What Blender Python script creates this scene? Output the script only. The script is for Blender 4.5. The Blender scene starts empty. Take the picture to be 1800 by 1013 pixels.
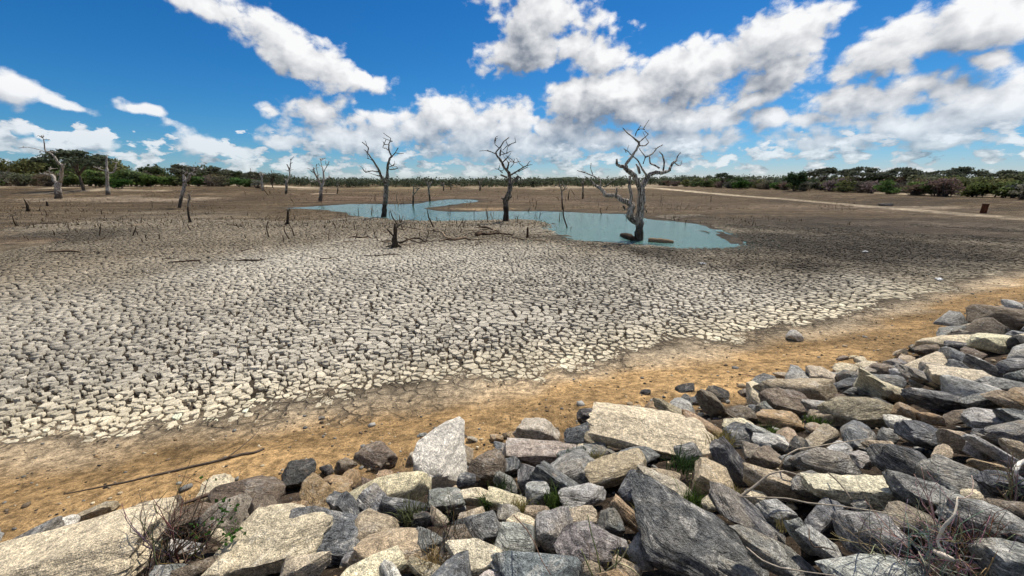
import bpy, bmesh, math, random
import numpy as np
from mathutils import Vector, Matrix, Quaternion

random.seed(7); RNG = np.random.default_rng(7)
SC = bpy.context.scene
COL = SC.collection
R = math.radians

# ------------------------------------------------------------------ camera
CAM_H = 4.0
PITCH = R(15.5)
FPX = 680.0                       # focal length in photo pixels (1800 wide)
cam_d = bpy.data.cameras.new('camera'); cam = bpy.data.objects.new('camera', cam_d)
COL.objects.link(cam); SC.camera = cam
cam_d.sensor_width = 36.0; cam_d.lens = FPX / 1800 * 36.0
cam_d.clip_start = 0.05; cam_d.clip_end = 9000
cam.location = (0, 0, CAM_H); cam.rotation_euler = (R(90) - PITCH, 0, 0)

# ------------------------------------------------------------------ light and sky
SUN_AZ, SUN_EL = R(34), R(57)     # azimuth clockwise from +Y
sun_dir = Vector((math.sin(SUN_AZ) * math.cos(SUN_EL), math.cos(SUN_AZ) * math.cos(SUN_EL), math.sin(SUN_EL)))
sd = bpy.data.lights.new('sun', 'SUN'); sd.energy = 5.0; sd.angle = R(0.53); sd.color = (1.0, 0.955, 0.88)
so = bpy.data.objects.new('sun', sd); COL.objects.link(so)
so.rotation_euler = (-sun_dir).to_track_quat('-Z', 'Y').to_euler(); so.location = (20, 20, 60)

SC.view_settings.view_transform = 'Standard'; SC.view_settings.look = 'None'
SC.view_settings.exposure = 0.0; SC.view_settings.gamma = 1.0
try: SC.view_settings.use_curve_mapping = False
except Exception: pass
SC.render.engine = 'CYCLES'
SC.cycles.use_denoising = True
SC.cycles.max_bounces = 4; SC.cycles.diffuse_bounces = 1; SC.cycles.glossy_bounces = 2
SC.cycles.transparent_max_bounces = 4
SC.cycles.use_adaptive_sampling = True; SC.cycles.adaptive_threshold = 0.03; SC.cycles.adaptive_min_samples = 8

def ray(px, py):
    """world direction of a photo pixel (not normalised, forward component = depth per unit)"""
    x = (px - 900.0); d = (py - 506.5)
    c, s = math.cos(PITCH), math.sin(PITCH)
    return np.array([x / FPX, c - d / FPX * s, -s - d / FPX * c])

# --- node helpers
class NT:
    def __init__(s, tree): s.t = tree; s.n = tree.nodes; s.l = tree.links
    def add(s, typ, **kw):
        nd = s.n.new(typ)
        for k, v in kw.items(): setattr(nd, k, v)
        return nd
    def put(s, sock, v):
        if isinstance(v, bpy.types.NodeSocket): s.l.new(v, sock)
        elif v is not None: sock.default_value = v
    def math(s, op, a, b=None, c=None, clamp=False):
        nd = s.add('ShaderNodeMath', operation=op, use_clamp=clamp)
        for i, v in enumerate((a, b, c)):
            if v is not None: s.put(nd.inputs[i], v)
        return nd.outputs[0]
    def vmath(s, op, a, b=None, out=0):
        nd = s.add('ShaderNodeVectorMath', operation=op)
        s.put(nd.inputs[0], a)
        if b is not None: s.put(nd.inputs['Scale'] if op == 'SCALE' else nd.inputs[1], b)
        return nd.outputs[out]
    def mix(s, f, a, b, blend='MIX'):
        nd = s.add('ShaderNodeMix', data_type='RGBA', blend_type=blend)
        s.put(nd.inputs[0], f); s.put(nd.inputs[6], a); s.put(nd.inputs[7], b)
        return nd.outputs[2]
    def ramp(s, v, lo, hi, a=0.0, b=1.0, smooth=True):
        nd = s.add('ShaderNodeMapRange', interpolation_type='SMOOTHSTEP' if smooth else 'LINEAR')
        for i, q in enumerate((v, lo, hi, a, b)): s.put(nd.inputs[i], q)
        return nd.outputs[0]
    def noise(s, vec, scale, detail=4, rough=0.55, dist=0.0):
        nd = s.add('ShaderNodeTexNoise')
        s.put(nd.inputs['Vector'], vec); s.put(nd.inputs['Scale'], scale)
        nd.inputs['Detail'].default_value = detail; nd.inputs['Roughness'].default_value = rough
        nd.inputs['Distortion'].default_value = dist
        return nd.outputs[0]
    def mapping(s, vec, loc=(0, 0, 0), rot=(0, 0, 0), scale=(1, 1, 1), typ='POINT'):
        nd = s.add('ShaderNodeMapping', vector_type=typ)
        s.put(nd.inputs[0], vec); nd.inputs[1].default_value = loc; nd.inputs[2].default_value = rot; nd.inputs[3].default_value = scale
        return nd.outputs[0]

# clouds: (centre px x, y, half length, half height, tilt) traced from the photo, turned into azimuth / elevation
CLOUDS = [(500,75,125,40,28),(350,12,95,20,24),(620,142,58,22,14),(430,45,70,30,28),
 (965,55,115,72,6),(905,100,58,36,0),(1065,95,52,38,0),(930,10,80,50,0),
 (1085,172,170,52,-14),(1205,130,105,48,-26),(900,222,170,40,0),(795,205,62,40,0),(1010,185,62,46,0),(1190,205,110,32,0),
 (1375,65,95,60,-18),(1390,130,70,42,0),(1335,178,46,14,-10),(1270,100,70,34,-18),
 (1570,80,100,48,-25),(1725,30,110,40,-20),(1490,122,48,22,-26),(1740,102,34,18,0),
 (1660,178,170,44,-8),(1480,178,66,36,0),(1780,180,60,46,0),(1600,215,170,26,0),(1340,222,40,18,0),(1250,214,60,18,0),(1425,212,38,14,0),
 (555,190,46,26,5),(622,206,38,10,8),(35,155,55,20,8),(112,180,34,8,12),(255,190,40,9,10),(28,214,25,9,0),
 (330,246,46,22,0),(395,258,60,16,8),(130,250,75,10,0),(610,240,100,26,0),(705,228,80,30,0),(520,250,60,16,0),
 (900,258,190,22,0),(1150,255,170,20,0),(1430,252,90,14,0),(1640,250,90,13,0),(300,218,22,7,10),(470,196,20,5,0)]
def azel(px, py):
    d = ray(px, py); d = d / np.linalg.norm(d)
    return math.degrees(math.atan2(d[0], d[1])), math.degrees(math.asin(d[2]))

W = bpy.data.worlds.new('World'); SC.world = W; W.use_nodes = True
def build_world():
    t = W.node_tree; t.nodes.clear(); n = NT(t)
    # cloud density field: group(direction-angle vector) -> value
    g = bpy.data.node_groups.new('cloud_field', 'ShaderNodeTree')
    g.interface.new_socket('AzEl', in_out='INPUT', socket_type='NodeSocketVector')
    g.interface.new_socket('D', in_out='OUTPUT', socket_type='NodeSocketFloat')
    k = NT(g); gi = k.add('NodeGroupInput'); go = k.add('NodeGroupOutput')
    ae = gi.outputs[0]
    sep = k.add('ShaderNodeSeparateXYZ'); k.put(sep.inputs[0], ae)
    az, el = sep.outputs[0], sep.outputs[1]
    # direction from the angles, for noise without seams
    ca, sa = k.math('COSINE', k.math('RADIANS', az)), k.math('SINE', k.math('RADIANS', az))
    cmb = k.add('ShaderNodeCombineXYZ'); k.put(cmb.inputs[0], sa); k.put(cmb.inputs[1], ca)
    k.put(cmb.inputs[2], k.math('MULTIPLY', el, 0.024))
    P = cmb.outputs[0]
    warp = k.add('ShaderNodeTexNoise'); k.put(warp.inputs['Vector'], P); warp.inputs['Scale'].default_value = 7; warp.inputs['Detail'].default_value = 3
    wv = k.vmath('SCALE', k.vmath('SUBTRACT', warp.outputs[1], (0.5, 0.5, 0.5)), 4.5)
    aew = k.vmath('ADD', ae, wv)
    cur = None
    for (x, y, a, b, rot) in CLOUDS:
        c = azel(x, y); rr = math.radians(rot)
        e1 = azel(x + a * math.cos(rr), y + a * math.sin(rr)); e2 = azel(x + b * math.sin(rr), y - b * math.cos(rr))
        A = max(math.hypot(e1[0] - c[0], e1[1] - c[1]), .6); B = max(math.hypot(e2[0] - c[0], e2[1] - c[1]), .5)
        th = math.atan2(e1[1] - c[1], e1[0] - c[0])
        vin = aew
        if cur is not None:                      # chained, so that the renderer evaluates one cloud after another
            vm = k.add('ShaderNodeVectorMath', operation='MULTIPLY_ADD')
            k.put(vm.inputs[0], cur); vm.inputs[1].default_value = (1e-7, 1e-7, 0); k.put(vm.inputs[2], aew); vin = vm.outputs[0]
        m = k.mapping(vin, (c[0], c[1], 0), (0, 0, th), (A, B, 1), 'TEXTURE')
        r = k.vmath('LENGTH', m, out=1)
        f = k.math('MULTIPLY', k.math('SUBTRACT', 1.0, r), min(1.0, max(.52, B / 3.5)))
        cur = f if cur is None else k.math('SMOOTH_MAX', cur, f, 0.25)
    cur = k.math('MAXIMUM', cur, -1.2)
    # everywhere else the same kind of cumulus, from noise
    low = k.math('MULTIPLY', el, 0.075)
    gen = k.add('ShaderNodeCombineXYZ'); k.put(gen.inputs[0], k.math('MULTIPLY', sa, 5.0)); k.put(gen.inputs[1], k.math('MULTIPLY', ca, 5.0)); k.put(gen.inputs[2], k.math('MULTIPLY', el, 0.22))
    gn = k.noise(gen.outputs[0], 1.6, 3, 0.5)
    genf = k.math('MULTIPLY', k.math('SUBTRACT', gn, 0.53), 7.0)
    out_az = k.ramp(k.math('ABSOLUTE', az), 56, 66)
    out_el = k.ramp(el, 27, 36)
    outside = k.math('MAXIMUM', out_az, out_el)
    genf_o = k.math('ADD', genf, k.math('MULTIPLY', k.math('SUBTRACT', outside, 1.0), 3.0))
    # thin rows of far cumulus low over the horizon, all round
    fr = k.add('ShaderNodeCombineXYZ'); k.put(fr.inputs[0], k.math('MULTIPLY', sa, 15.0)); k.put(fr.inputs[1], k.math('MULTIPLY', ca, 15.0)); k.put(fr.inputs[2], k.math('MULTIPLY', el, 0.55))
    fn = k.noise(fr.outputs[0], 1.5, 4, 0.55)
    frf = k.math('MULTIPLY', k.math('SUBTRACT', fn, 0.5), 4.5)
    frf = k.math('SUBTRACT', frf, k.math('MULTIPLY', k.ramp(el, 4.0, 8.5), 3.0))
    F = k.math('MAXIMUM', k.math('MAXIMUM', cur, genf_o), frf)
    n1 = k.noise(P, 11, 8, 0.62)
    bl = k.math('ABSOLUTE', k.math('SUBTRACT', k.noise(P, 19, 2.5, 0.5), 0.5))
    puff = k.math('SUBTRACT', 0.10, bl)
    D = k.math('ADD', k.math('MULTIPLY_ADD', F, 1.65, 0.38), k.math('MULTIPLY', k.math('SUBTRACT', n1, 0.5), 2.5))
    D = k.math('ADD', D, k.math('MULTIPLY', puff, -2.2))
    k.put(go.inputs[0], D)
    # world
    tc = n.add('ShaderNodeTexCoord'); d = n.vmath('NORMALIZE', tc.outputs['Generated'])
    s = n.add('ShaderNodeSeparateXYZ'); n.put(s.inputs[0], d)
    az = n.math('DEGREES', n.math('ARCTAN2', s.outputs[0], s.outputs[1]))
    el = n.math('DEGREES', n.math('ARCSINE', s.outputs[2]))
    def field(daz, de, prev=None):
        a0 = az if prev is None else n.math('MULTIPLY_ADD', prev, 1e-7, az)
        c = n.add('ShaderNodeCombineXYZ'); n.put(c.inputs[0], n.math('ADD', a0, daz)); n.put(c.inputs[1], n.math('ADD', el, de))
        gnode = n.add('ShaderNodeGroup'); gnode.node_tree = g; n.put(gnode.inputs[0], c.outputs[0])
        return gnode.outputs[0]
    D0 = field(0.0, 0.0); D1 = field(0.9, 1.5, D0); D2 = field(1.6, 4.2, D1)
    alpha = n.ramp(D0, -0.03, 0.58)
    fine = n.math('SUBTRACT', D0, D1)
    lit = n.math('ADD', 0.66, n.math('MULTIPLY', fine, 0.46))
    over = n.ramp(D2, 0.0, 1.7)                       # how much cloud lies between here and the sun
    lit = n.math('SUBTRACT', lit, n.math('MULTIPLY', over, 0.46))
    thick = n.ramp(D0, 0.3, 2.0)
    lit = n.math('SUBTRACT', lit, n.math('MULTIPLY', thick, 0.05))
    lit = n.math('MAXIMUM', n.math('MINIMUM', lit, 1.0), 0.0)
    ccol = n.mix(lit, (0.235, 0.27, 0.33, 1), (0.98, 0.98, 0.98, 1))
    sky = n.add('ShaderNodeTexSky'); sky.sky_type = 'NISHITA'; sky.sun_disc = False
    sky.sun_elevation = SUN_EL; sky.sun_rotation = SUN_AZ; sky.altitude = 60; sky.air_density = 1.0; sky.dust_density = 0.0; sky.ozone_density = 1.6
    # the phone's deep-blue rendering of the sky, channel by channel
    sp = n.add('ShaderNodeSeparateColor'); n.put(sp.inputs[0], n.vmath('SCALE', sky.outputs[0], 0.07)); cb = n.add('ShaderNodeCombineColor')
    for i, (e, kk) in enumerate(((2.0, 9.8), (1.2, 9.5), (1.0, 12.7))): n.put(cb.inputs[i], n.math('MULTIPLY', n.math('POWER', sp.outputs[i], e), kk))
    tint = cb.outputs[0]
    bs = n.add('ShaderNodeBackground'); n.put(bs.inputs[0], tint); bs.inputs[1].default_value = 0.10
    bc = n.add('ShaderNodeBackground'); n.put(bc.inputs[0], ccol); bc.inputs[1].default_value = 1.0
    up = n.ramp(el, -0.5, 1.5)
    a2 = n.math('MULTIPLY', alpha, n.math('MULTIPLY', up, n.ramp(el, 0.0, 10.0, 0.62, 0.98)))
    ms = n.add('ShaderNodeMixShader'); n.put(ms.inputs[0], a2); n.put(ms.inputs[1], bs.outputs[0]); n.put(ms.inputs[2], bc.outputs[0])
    o = n.add('ShaderNodeOutputWorld'); n.put(o.inputs[0], ms.outputs[0])
build_world()
try: W.cycles.sampling_method = 'NONE'
except Exception: pass
# ------------------------------------------------------------------ helpers: places, meshes, tags
def sstep(a, b, x):
    t = np.clip((x - a) / (b - a), 0, 1); return t * t * (3 - 2 * t)
_PERM = np.random.default_rng(3).random((256, 256))
def vnoise(x, y, s=1.0, o=0):
    """smooth value noise, -1..1"""
    x = np.asarray(x, float) * s + 37.3 * o; y = np.asarray(y, float) * s + 11.7 * o
    xi = np.floor(x).astype(int); yi = np.floor(y).astype(int); fx = x - xi; fy = y - yi
    fx = fx * fx * (3 - 2 * fx); fy = fy * fy * (3 - 2 * fy)
    g = lambda i, j: _PERM[(xi + i) & 255, (yi + j) & 255]
    return 2 * ((g(0, 0) * (1 - fx) + g(1, 0) * fx) * (1 - fy) + (g(0, 1) * (1 - fx) + g(1, 1) * fx) * fy) - 1
def fnoise(x, y, s=1.0, o=0, n=4):
    return sum(vnoise(x, y, s * 2 ** k, o + k) * 0.5 ** k for k in range(n))
def on_plane(px, py, z):
    d = ray(px, py); t = (CAM_H - z) / -d[2]; return d[0] * t, d[1] * t

DAM = R(21.0); UV = np.array([math.cos(DAM), math.sin(DAM)]); NV = np.array([-math.sin(DAM), math.cos(DAM)])
def uv(x, y): return x * UV[0] + y * UV[1], x * NV[0] + y * NV[1]
def line_uv(pts, z):
    q = sorted(uv(*on_plane(px, py, z)) for px, py in pts)
    return np.array([a for a, b in q]), np.array([b for a, b in q])
SAND_U, SAND_V = line_uv([(0, 800), (150, 785), (300, 770), (450, 752), (600, 735), (800, 700), (1000, 662), (1200, 622), (1400, 592), (1600, 540), (1700, 512), (1800, 482)], 0.0)
TOE_U, TOE_V = line_uv([(0, 950), (130, 915), (260, 885), (400, 850), (500, 838), (620, 822), (730, 800), (880, 780), (1040, 735), (1200, 705), (1330, 690), (1440, 655), (1540, 635), (1640, 600), (1715, 560), (1800, 535)], 0.33)
def shore(x, y):
    u, v = uv(x, y); return u, v, np.interp(u, SAND_U, SAND_V), np.interp(u, TOE_U, TOE_V)

POND_PX = [(505,366),(548,364),(587,361),(615,359),(651,359),(702,360),(738,358.5),(754,355),(792,351),(831,351),(836,355),(800,358.5),(765,363.5),(742,366),(745,369.5),(792,372.5),(843,372.5),(891,371.5),(943,371.5),(994,373),(1045,376),(1097,377.5),(1138,386),(1186,389),(1225,395),(1245,404),(1276,418),(1279,426),(1261,429),(1225,429),(1186,431),(1130,425.5),(1097,423),(1071,422),(1032,419),(1007,414),(994,404),(981,392),(955,386),(902,383),(878,384.5),(843,386),(779,386.5),(702,385),(671,383),(641,379),(615,372),(574,369)]
WATER_Z = -0.03
POND = np.array([on_plane(px, py, WATER_Z) for px, py in POND_PX])
def pond_sdf(x, y):
    """distance to the pond's edge, positive inside"""
    x = np.asarray(x, float); y = np.asarray(y, float)
    d = np.full(x.shape, 1e9); inside = np.zeros(x.shape, bool)
    for (ax, ay), (bx, by) in zip(POND, np.roll(POND, -1, 0)):
        ex, ey = bx - ax, by - ay; t = np.clip(((x - ax) * ex + (y - ay) * ey) / (ex * ex + ey * ey + 1e-9), 0, 1)
        d = np.minimum(d, np.hypot(x - ax - t * ex, y - ay - t * ey))
        c = ((ay > y) != (by > y)) & (x < (bx - ax) * (y - ay) / (by - ay + 1e-12) + ax); inside ^= c
    return np.where(inside, d, -d)

def ground_h(x, y):
    x = np.asarray(x, float); y = np.asarray(y, float)
    u, v, vs, vt = shore(x, y)
    h = 0.05 * fnoise(x, y, 0.06, 1, 3) * sstep(6, 25, y) + 0.012 * fnoise(x, y, 0.9, 5, 2) * sstep(60, 8, y)
    h = h + 0.33 * sstep(0, 1, (vs - v) / np.maximum(vs - vt, .3)) + np.clip(vt - v, 0, 4.55) * 0.465
    h = h - 6 * sstep(-4.5, -22, v)
    rr = x / np.maximum(y, 1e-3)
    h = h + 2.2 * sstep(82, 132, y) * sstep(-0.45, -0.72, rr)
    h = h + 1.0 * sstep(60, 84, x + 2 * vnoise(x, y, .05, 9)) * sstep(10, 30, y)
    h = h + 0.9 * sstep(215, 330, y) + 0.16 * np.exp(-(((x - on_plane(850, 408, 0)[0]) / 6) ** 2 + ((y - on_plane(850, 408, 0)[1]) / 3) ** 2))
    far = (y > 15) & (y < 130) & (np.abs(x) < 90)
    s = np.full(x.shape, -50.0)
    if far.any(): s[far] = pond_sdf(x[far], y[far])
    s = s + 0.8 * fnoise(x, y, .3, 4, 4)
    shoulder = sstep(-7, 0.0, s)
    h = h * (1 - shoulder) + shoulder * (WATER_Z - 0.02 - np.clip(s, -6, 3) * 0.035)
    return h
def mud_zone(x, y):
    """1 where the lake bed is split into plates deep enough to be built"""
    u, v, vs, vt = shore(x, y)
    return sstep(-0.5, 1.9, v - vs + 0.45 * fnoise(x, y, .8, 2, 3) + .25 * vnoise(x, y, 3.1, 4))
def gz(x, y): return float(ground_h(np.array([x]), np.array([y]))[0])
def hit(px, py, lift=0.0):
    d = ray(px, py); ts = np.geomspace(0.5, 2500, 900)
    z = CAM_H + d[2] * ts - ground_h(d[0] * ts, d[1] * ts) - lift
    i = int(np.argmax(z < 0)) if (z < 0).any() else len(ts) - 1
    a, b = ts[max(i - 1, 0)], ts[i]
    tt = np.linspace(a, b, 60); zz = CAM_H + d[2] * tt - ground_h(d[0] * tt, d[1] * tt) - lift
    t = tt[int(np.argmax(zz < 0))] if (zz < 0).any() else b
    return Vector((d[0] * t, d[1] * t, CAM_H + d[2] * t)), t      # point, depth along the axis

def mesh_obj(name, verts, faces, mat, parent=None, smooth=True, attrs=None, sharp=None):
    me = bpy.data.meshes.new(name)
    V = np.asarray(verts, dtype=np.float32).reshape(-1, 3)
    if isinstance(faces, np.ndarray):
        nf, k = faces.shape
        me.vertices.add(len(V)); me.vertices.foreach_set('co', V.ravel())
        me.loops.add(nf * k); me.loops.foreach_set('vertex_index', faces.astype(np.int32).ravel())
        me.polygons.add(nf); me.polygons.foreach_set('loop_start', np.arange(0, nf * k, k, dtype=np.int32))
        me.update(calc_edges=True)
    else:
        me.from_pydata(V.tolist(), [], faces); me.update()
    if smooth: me.polygons.foreach_set('use_smooth', np.ones(len(me.polygons), bool))
    if sharp is not None: me.set_sharp_from_angle(angle=sharp)
    for an, av in (attrs or {}).items():
        av = np.asarray(av, np.float32)
        if av.ndim == 2:
            if av.shape[1] == 3: av = np.hstack([av, np.ones((len(av), 1), np.float32)])
            at = me.color_attributes.new(an, 'FLOAT_COLOR', 'POINT'); at.data.foreach_set('color', av.ravel())
        else:
            at = me.attributes.new(an, 'FLOAT', 'POINT'); at.data.foreach_set('value', av)
    me.materials.append(mat)
    o = bpy.data.objects.new(name, me); COL.objects.link(o)
    if parent: o.parent = parent
    return o
def tag(o, label=None, cat=None, group=None, kind=None):
    for k, v in (('label', label), ('category', cat), ('group', group), ('kind', kind)):
        if v: o[k] = v
    return o
def empty(name, loc):
    o = bpy.data.objects.new(name, None); COL.objects.link(o); o.location = loc; o.empty_display_size = 0.2; return o
def copy_tree(o, parent=None):
    c = o.copy(); COL.objects.link(c); c.parent = parent
    for ch in o.children: copy_tree(ch, c)
    return c

# ------------------------------------------------------------------ materials
def new_mat(name):
    m = bpy.data.materials.new(name); m.use_nodes = True; n = NT(m.node_tree)
    b = n.n['Principled BSDF']; b.inputs['Roughness'].default_value = 0.9; b.inputs['Specular IOR Level'].default_value = 0.06
    return m, n, b
def bump(n, b, height, strength, dist):
    bp = n.add('ShaderNodeBump'); n.put(bp.inputs['Height'], height); bp.inputs['Strength'].default_value = strength; bp.inputs['Distance'].default_value = dist
    n.put(b.inputs['Normal'], bp.outputs[0]); return bp

def ground_material():
    m, n, b = new_mat('ground'); g = n.add('ShaderNodeNewGeometry'); P = g.outputs['Position']
    at = n.add('ShaderNodeAttribute', attribute_name='zone'); ck = n.add('ShaderNodeAttribute', attribute_name='crack')
    big = n.noise(P, 0.35, 5, 0.6); mid = n.noise(P, 3.0, 6, 0.65); fine = n.noise(P, 38, 5, 0.7)
    f = n.math('MULTIPLY', n.ramp(big, .25, .75, .74, 1.26), n.ramp(mid, .25, .75, .72, 1.28))
    f = n.math('MULTIPLY', f, n.ramp(fine, .25, .75, .62, 1.38))
    fs = n.add('ShaderNodeAttribute', attribute_name='sand').outputs['Fac']; inv = n.math('SUBTRACT', 1.0, fs)
    mott = n.math('ADD', n.math('MULTIPLY', n.noise(P, 1.15, 6, .72), inv), n.math('MULTIPLY', n.noise(P, 7.5, 7, .78), fs))
    f = n.math('MULTIPLY', f, n.ramp(mott, .36, .64, .52, 1.5))
    f = n.math('MULTIPLY', f, n.ramp(n.noise(n.mapping(P, scale=(.05, .22, 1)), 1.0, 5, .65), .34, .66, .66, 1.4))      # bands of silt left by old waterlines
    col = n.mix(1.0, at.outputs['Color'], n.mix(1.0, (1, 1, 1, 1), f, 'MULTIPLY'), 'MULTIPLY')
    # dark litter and pale grit scattered over it
    speck = n.ramp(n.noise(P, 13, 5, .7), .57, .66); col = n.mix(n.math('MULTIPLY', speck, .55), col, (0.10, 0.07, 0.045, 1))
    grit = n.ramp(n.noise(P, 55, 2, .5), .69, .74); col = n.mix(n.math('MULTIPLY', grit, .6), col, (0.55, 0.47, 0.34, 1))
    # the far flat: crack network too small to build
    vo = n.add('ShaderNodeTexVoronoi', feature='DISTANCE_TO_EDGE'); n.put(vo.inputs['Vector'], n.vmath('ADD', P, n.vmath('SCALE', n.noise(P, 3, 2), 0.3))); vo.inputs['Scale'].default_value = 3.6
    cr = n.math('MULTIPLY', n.ramp(vo.outputs[0], 0.16, 0.03), ck.outputs['Fac'])
    col = n.mix(n.math('MULTIPLY', cr, .85), col, (0.07, 0.055, 0.04, 1))
    n.put(b.inputs['Base Color'], col)
    hgt = n.math('ADD', n.math('MULTIPLY', mid, .5), n.math('ADD', n.math('MULTIPLY', fine, .18), n.math('MULTIPLY', cr, -.5)))
    bump(n, b, hgt, 1.0, .10)
    return m
def plate_material():
    m, n, b = new_mat('dry_mud'); g = n.add('ShaderNodeNewGeometry'); P = g.outputs['Position']
    at = n.add('ShaderNodeAttribute', attribute_name='tint')
    mid = n.noise(P, 7, 5, .65); fine = n.noise(P, 60, 4, .65)
    f = n.math('MULTIPLY', n.ramp(mid, .25, .75, .78, 1.2), n.ramp(fine, .25, .75, .8, 1.2))
    n.put(b.inputs['Base Color'], n.mix(1.0, at.outputs['Color'], n.mix(1.0, (1, 1, 1, 1), f, 'MULTIPLY'), 'MULTIPLY'))
    bump(n, b, n.math('ADD', mid, n.math('MULTIPLY', fine, .4)), .8, .03)
    return m
def rock_material():
    m, n, b = new_mat('gneiss'); oi = n.add('ShaderNodeObjectInfo'); tc = n.add('ShaderNodeTexCoord')
    rnd = oi.outputs['Random']
    P = n.vmath('ADD', tc.outputs['Object'], n.vmath('SCALE', (7.1, 3.7, 5.3), n.math('MULTIPLY', rnd, 9.0)))
    sq = n.mapping(P, scale=(2.2, 2.2, 15))
    wob = n.vmath('ADD', sq, n.vmath('SCALE', n.noise(P, 2.5, 3), 3.0))
    band = n.noise(wob, 1.6, 6, .62, .4); fol = n.noise(n.mapping(P, scale=(5, 5, 60)), 1.5, 4, .6)
    grain = n.noise(P, 95, 3, .7); blotch = n.noise(P, 6.5, 5, .62)
    alpha = oi.outputs['Alpha']                           # how strongly this stone is banded
    base = oi.outputs['Color']
    light = n.mix(0.6, base, (0.62, 0.58, 0.50, 1)); dark = n.mix(1.0, base, (0.30, 0.30, 0.30, 1), 'MULTIPLY')
    c = n.mix(n.math('MULTIPLY', n.ramp(band, .53, .63), alpha), base, light)
    c = n.mix(n.math('MULTIPLY', n.ramp(band, .48, .36), alpha), c, dark)
    skin = n.math('MULTIPLY', n.ramp(n.noise(P, 2.6, 5, .68, .5), .47, .56), n.ramp(n.math('FRACT', n.math('MULTIPLY', rnd, 7.3)), .1, .9, .05, .75))
    c = n.mix(skin, c, n.mix(.45, base, (.46, .375, .255, 1)))          # old weathered skin beside fresh grey breaks
    # rust-brown weathering and pale lichen in patches of their own
    c = n.mix(n.math('MULTIPLY', n.ramp(blotch, .58, .72), n.ramp(rnd, .2, 1.0, .08, .5)), c, (0.30, 0.19, 0.095, 1))
    c = n.mix(n.math('MULTIPLY', n.ramp(n.noise(P, 13, 5, .7), .60, .70), .5), c, (.55, .52, .44, 1))
    f = n.math('MULTIPLY', n.ramp(grain, .3, .7, .5, 1.45), n.ramp(n.noise(P, 22, 5, .7), .3, .7, .58, 1.38))
    c = n.mix(1.0, c, n.mix(1.0, (1, 1, 1, 1), f, 'MULTIPLY'), 'MULTIPLY')
    n.put(b.inputs['Base Color'], c); b.inputs['Roughness'].default_value = .78; b.inputs['Specular IOR Level'].default_value = .35
    hgt = n.math('ADD', n.math('MULTIPLY', fol, n.math('MULTIPLY_ADD', alpha, .8, .2)), n.math('ADD', n.math('MULTIPLY', blotch, .9), n.math('MULTIPLY', grain, .22)))
    bump(n, b, hgt, 1.0, .055)
    return m
def bark_material(name, pale, dark, stain_z):
    m, n, b = new_mat(name); g = n.add('ShaderNodeNewGeometry'); P = g.outputs['Position']; tc = n.add('ShaderNodeTexCoord')
    O = tc.outputs['Object']; oi = n.add('ShaderNodeObjectInfo')
    st = n.noise(n.mapping(P, scale=(9, 9, 1.6)), 1.4, 5, .65); sp = n.add('ShaderNodeSeparateXYZ'); n.put(sp.inputs[0], P)
    zz = n.math('ADD', sp.outputs[2], n.math('MULTIPLY', n.math('SUBTRACT', n.noise(P, 1.1, 4), .5), stain_z * 1.5))
    wet = n.ramp(zz, stain_z * .75, stain_z * 1.25, 1, 0)
    c = n.mix(n.ramp(st, .44, .56), dark, pale); c = n.mix(n.math('MULTIPLY', wet, .86), c, (.055, .043, .033, 1))
    c = n.mix(1.0, c, oi.outputs['Color'], 'MULTIPLY')
    n.put(b.inputs['Base Color'], c); bump(n, b, st, .8, .06)
    return m
def plain(name, col, var=.3, scale=6, rough=.9, tinted=False):
    m, n, b = new_mat(name); tc = n.add('ShaderNodeTexCoord'); nz = n.noise(tc.outputs['Object'], scale, 5, .65)
    c = n.mix(1.0, (*col, 1), n.mix(1.0, (1, 1, 1, 1), n.ramp(nz, .25, .75, 1 - var, 1 + var), 'MULTIPLY'), 'MULTIPLY')
    if tinted:
        oi = n.add('ShaderNodeObjectInfo'); c = n.mix(1.0, c, oi.outputs['Color'], 'MULTIPLY')
    n.put(b.inputs['Base Color'], c); b.inputs['Roughness'].default_value = rough
    bump(n, b, nz, .5, .02)
    return m
def leaf_material(name):
    m, n, b = new_mat(name); oi = n.add('ShaderNodeObjectInfo'); at = n.add('ShaderNodeAttribute', attribute_name='leaf')
    c = n.mix(1.0, oi.outputs['Color'], n.mix(1.0, (1, 1, 1, 1), n.ramp(at.outputs['Fac'], 0, 1, .55, 1.5, False), 'MULTIPLY'), 'MULTIPLY')
    n.put(b.inputs['Base Color'], c); b.inputs['Roughness'].default_value = .7
    tr = n.add('ShaderNodeBsdfTranslucent'); n.put(tr.inputs[0], c); ms = n.add('ShaderNodeMixShader'); ms.inputs[0].default_value = .35
    n.put(ms.inputs[1], b.outputs[0]); n.put(ms.inputs[2], tr.outputs[0]); n.put(n.n['Material Output'].inputs[0], ms.outputs[0])
    return m
def water_material():
    m, n, b = new_mat('pond_water'); g = n.add('ShaderNodeNewGeometry'); P = g.outputs['Position']
    nz = n.noise(P, .25, 3); n.put(b.inputs['Base Color'], n.mix(nz, (.082, .172, .148, 1), (.105, .20, .17, 1)))
    b.inputs['Roughness'].default_value = .08; b.inputs['IOR'].default_value = 1.33; b.inputs['Specular IOR Level'].default_value = .32
    bump(n, b, n.noise(n.mapping(P, scale=(1, 2.2, 1)), 4, 4, .65), .55, .05)
    return m
M_GROUND, M_PLATE, M_ROCK, M_LEAF, M_WATER = ground_material(), plate_material(), rock_material(), leaf_material('leaves'), water_material()
M_BARK = bark_material('bleached_bark', (.50, .46, .40, 1), (.10, .082, .066, 1), 1.5)
M_TRUNK = plain('living_bark', (.11, .085, .065), .35, 4)
M_DRIFT = plain('driftwood', (.20, .16, .125), .4, 9, tinted=True)
M_TWIG = plain('dry_twig', (1, 1, 1), .3, 20, tinted=True)
M_LITTER = plain('white_plastic', (.80, .80, .78), .08, 8, .5)

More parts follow.
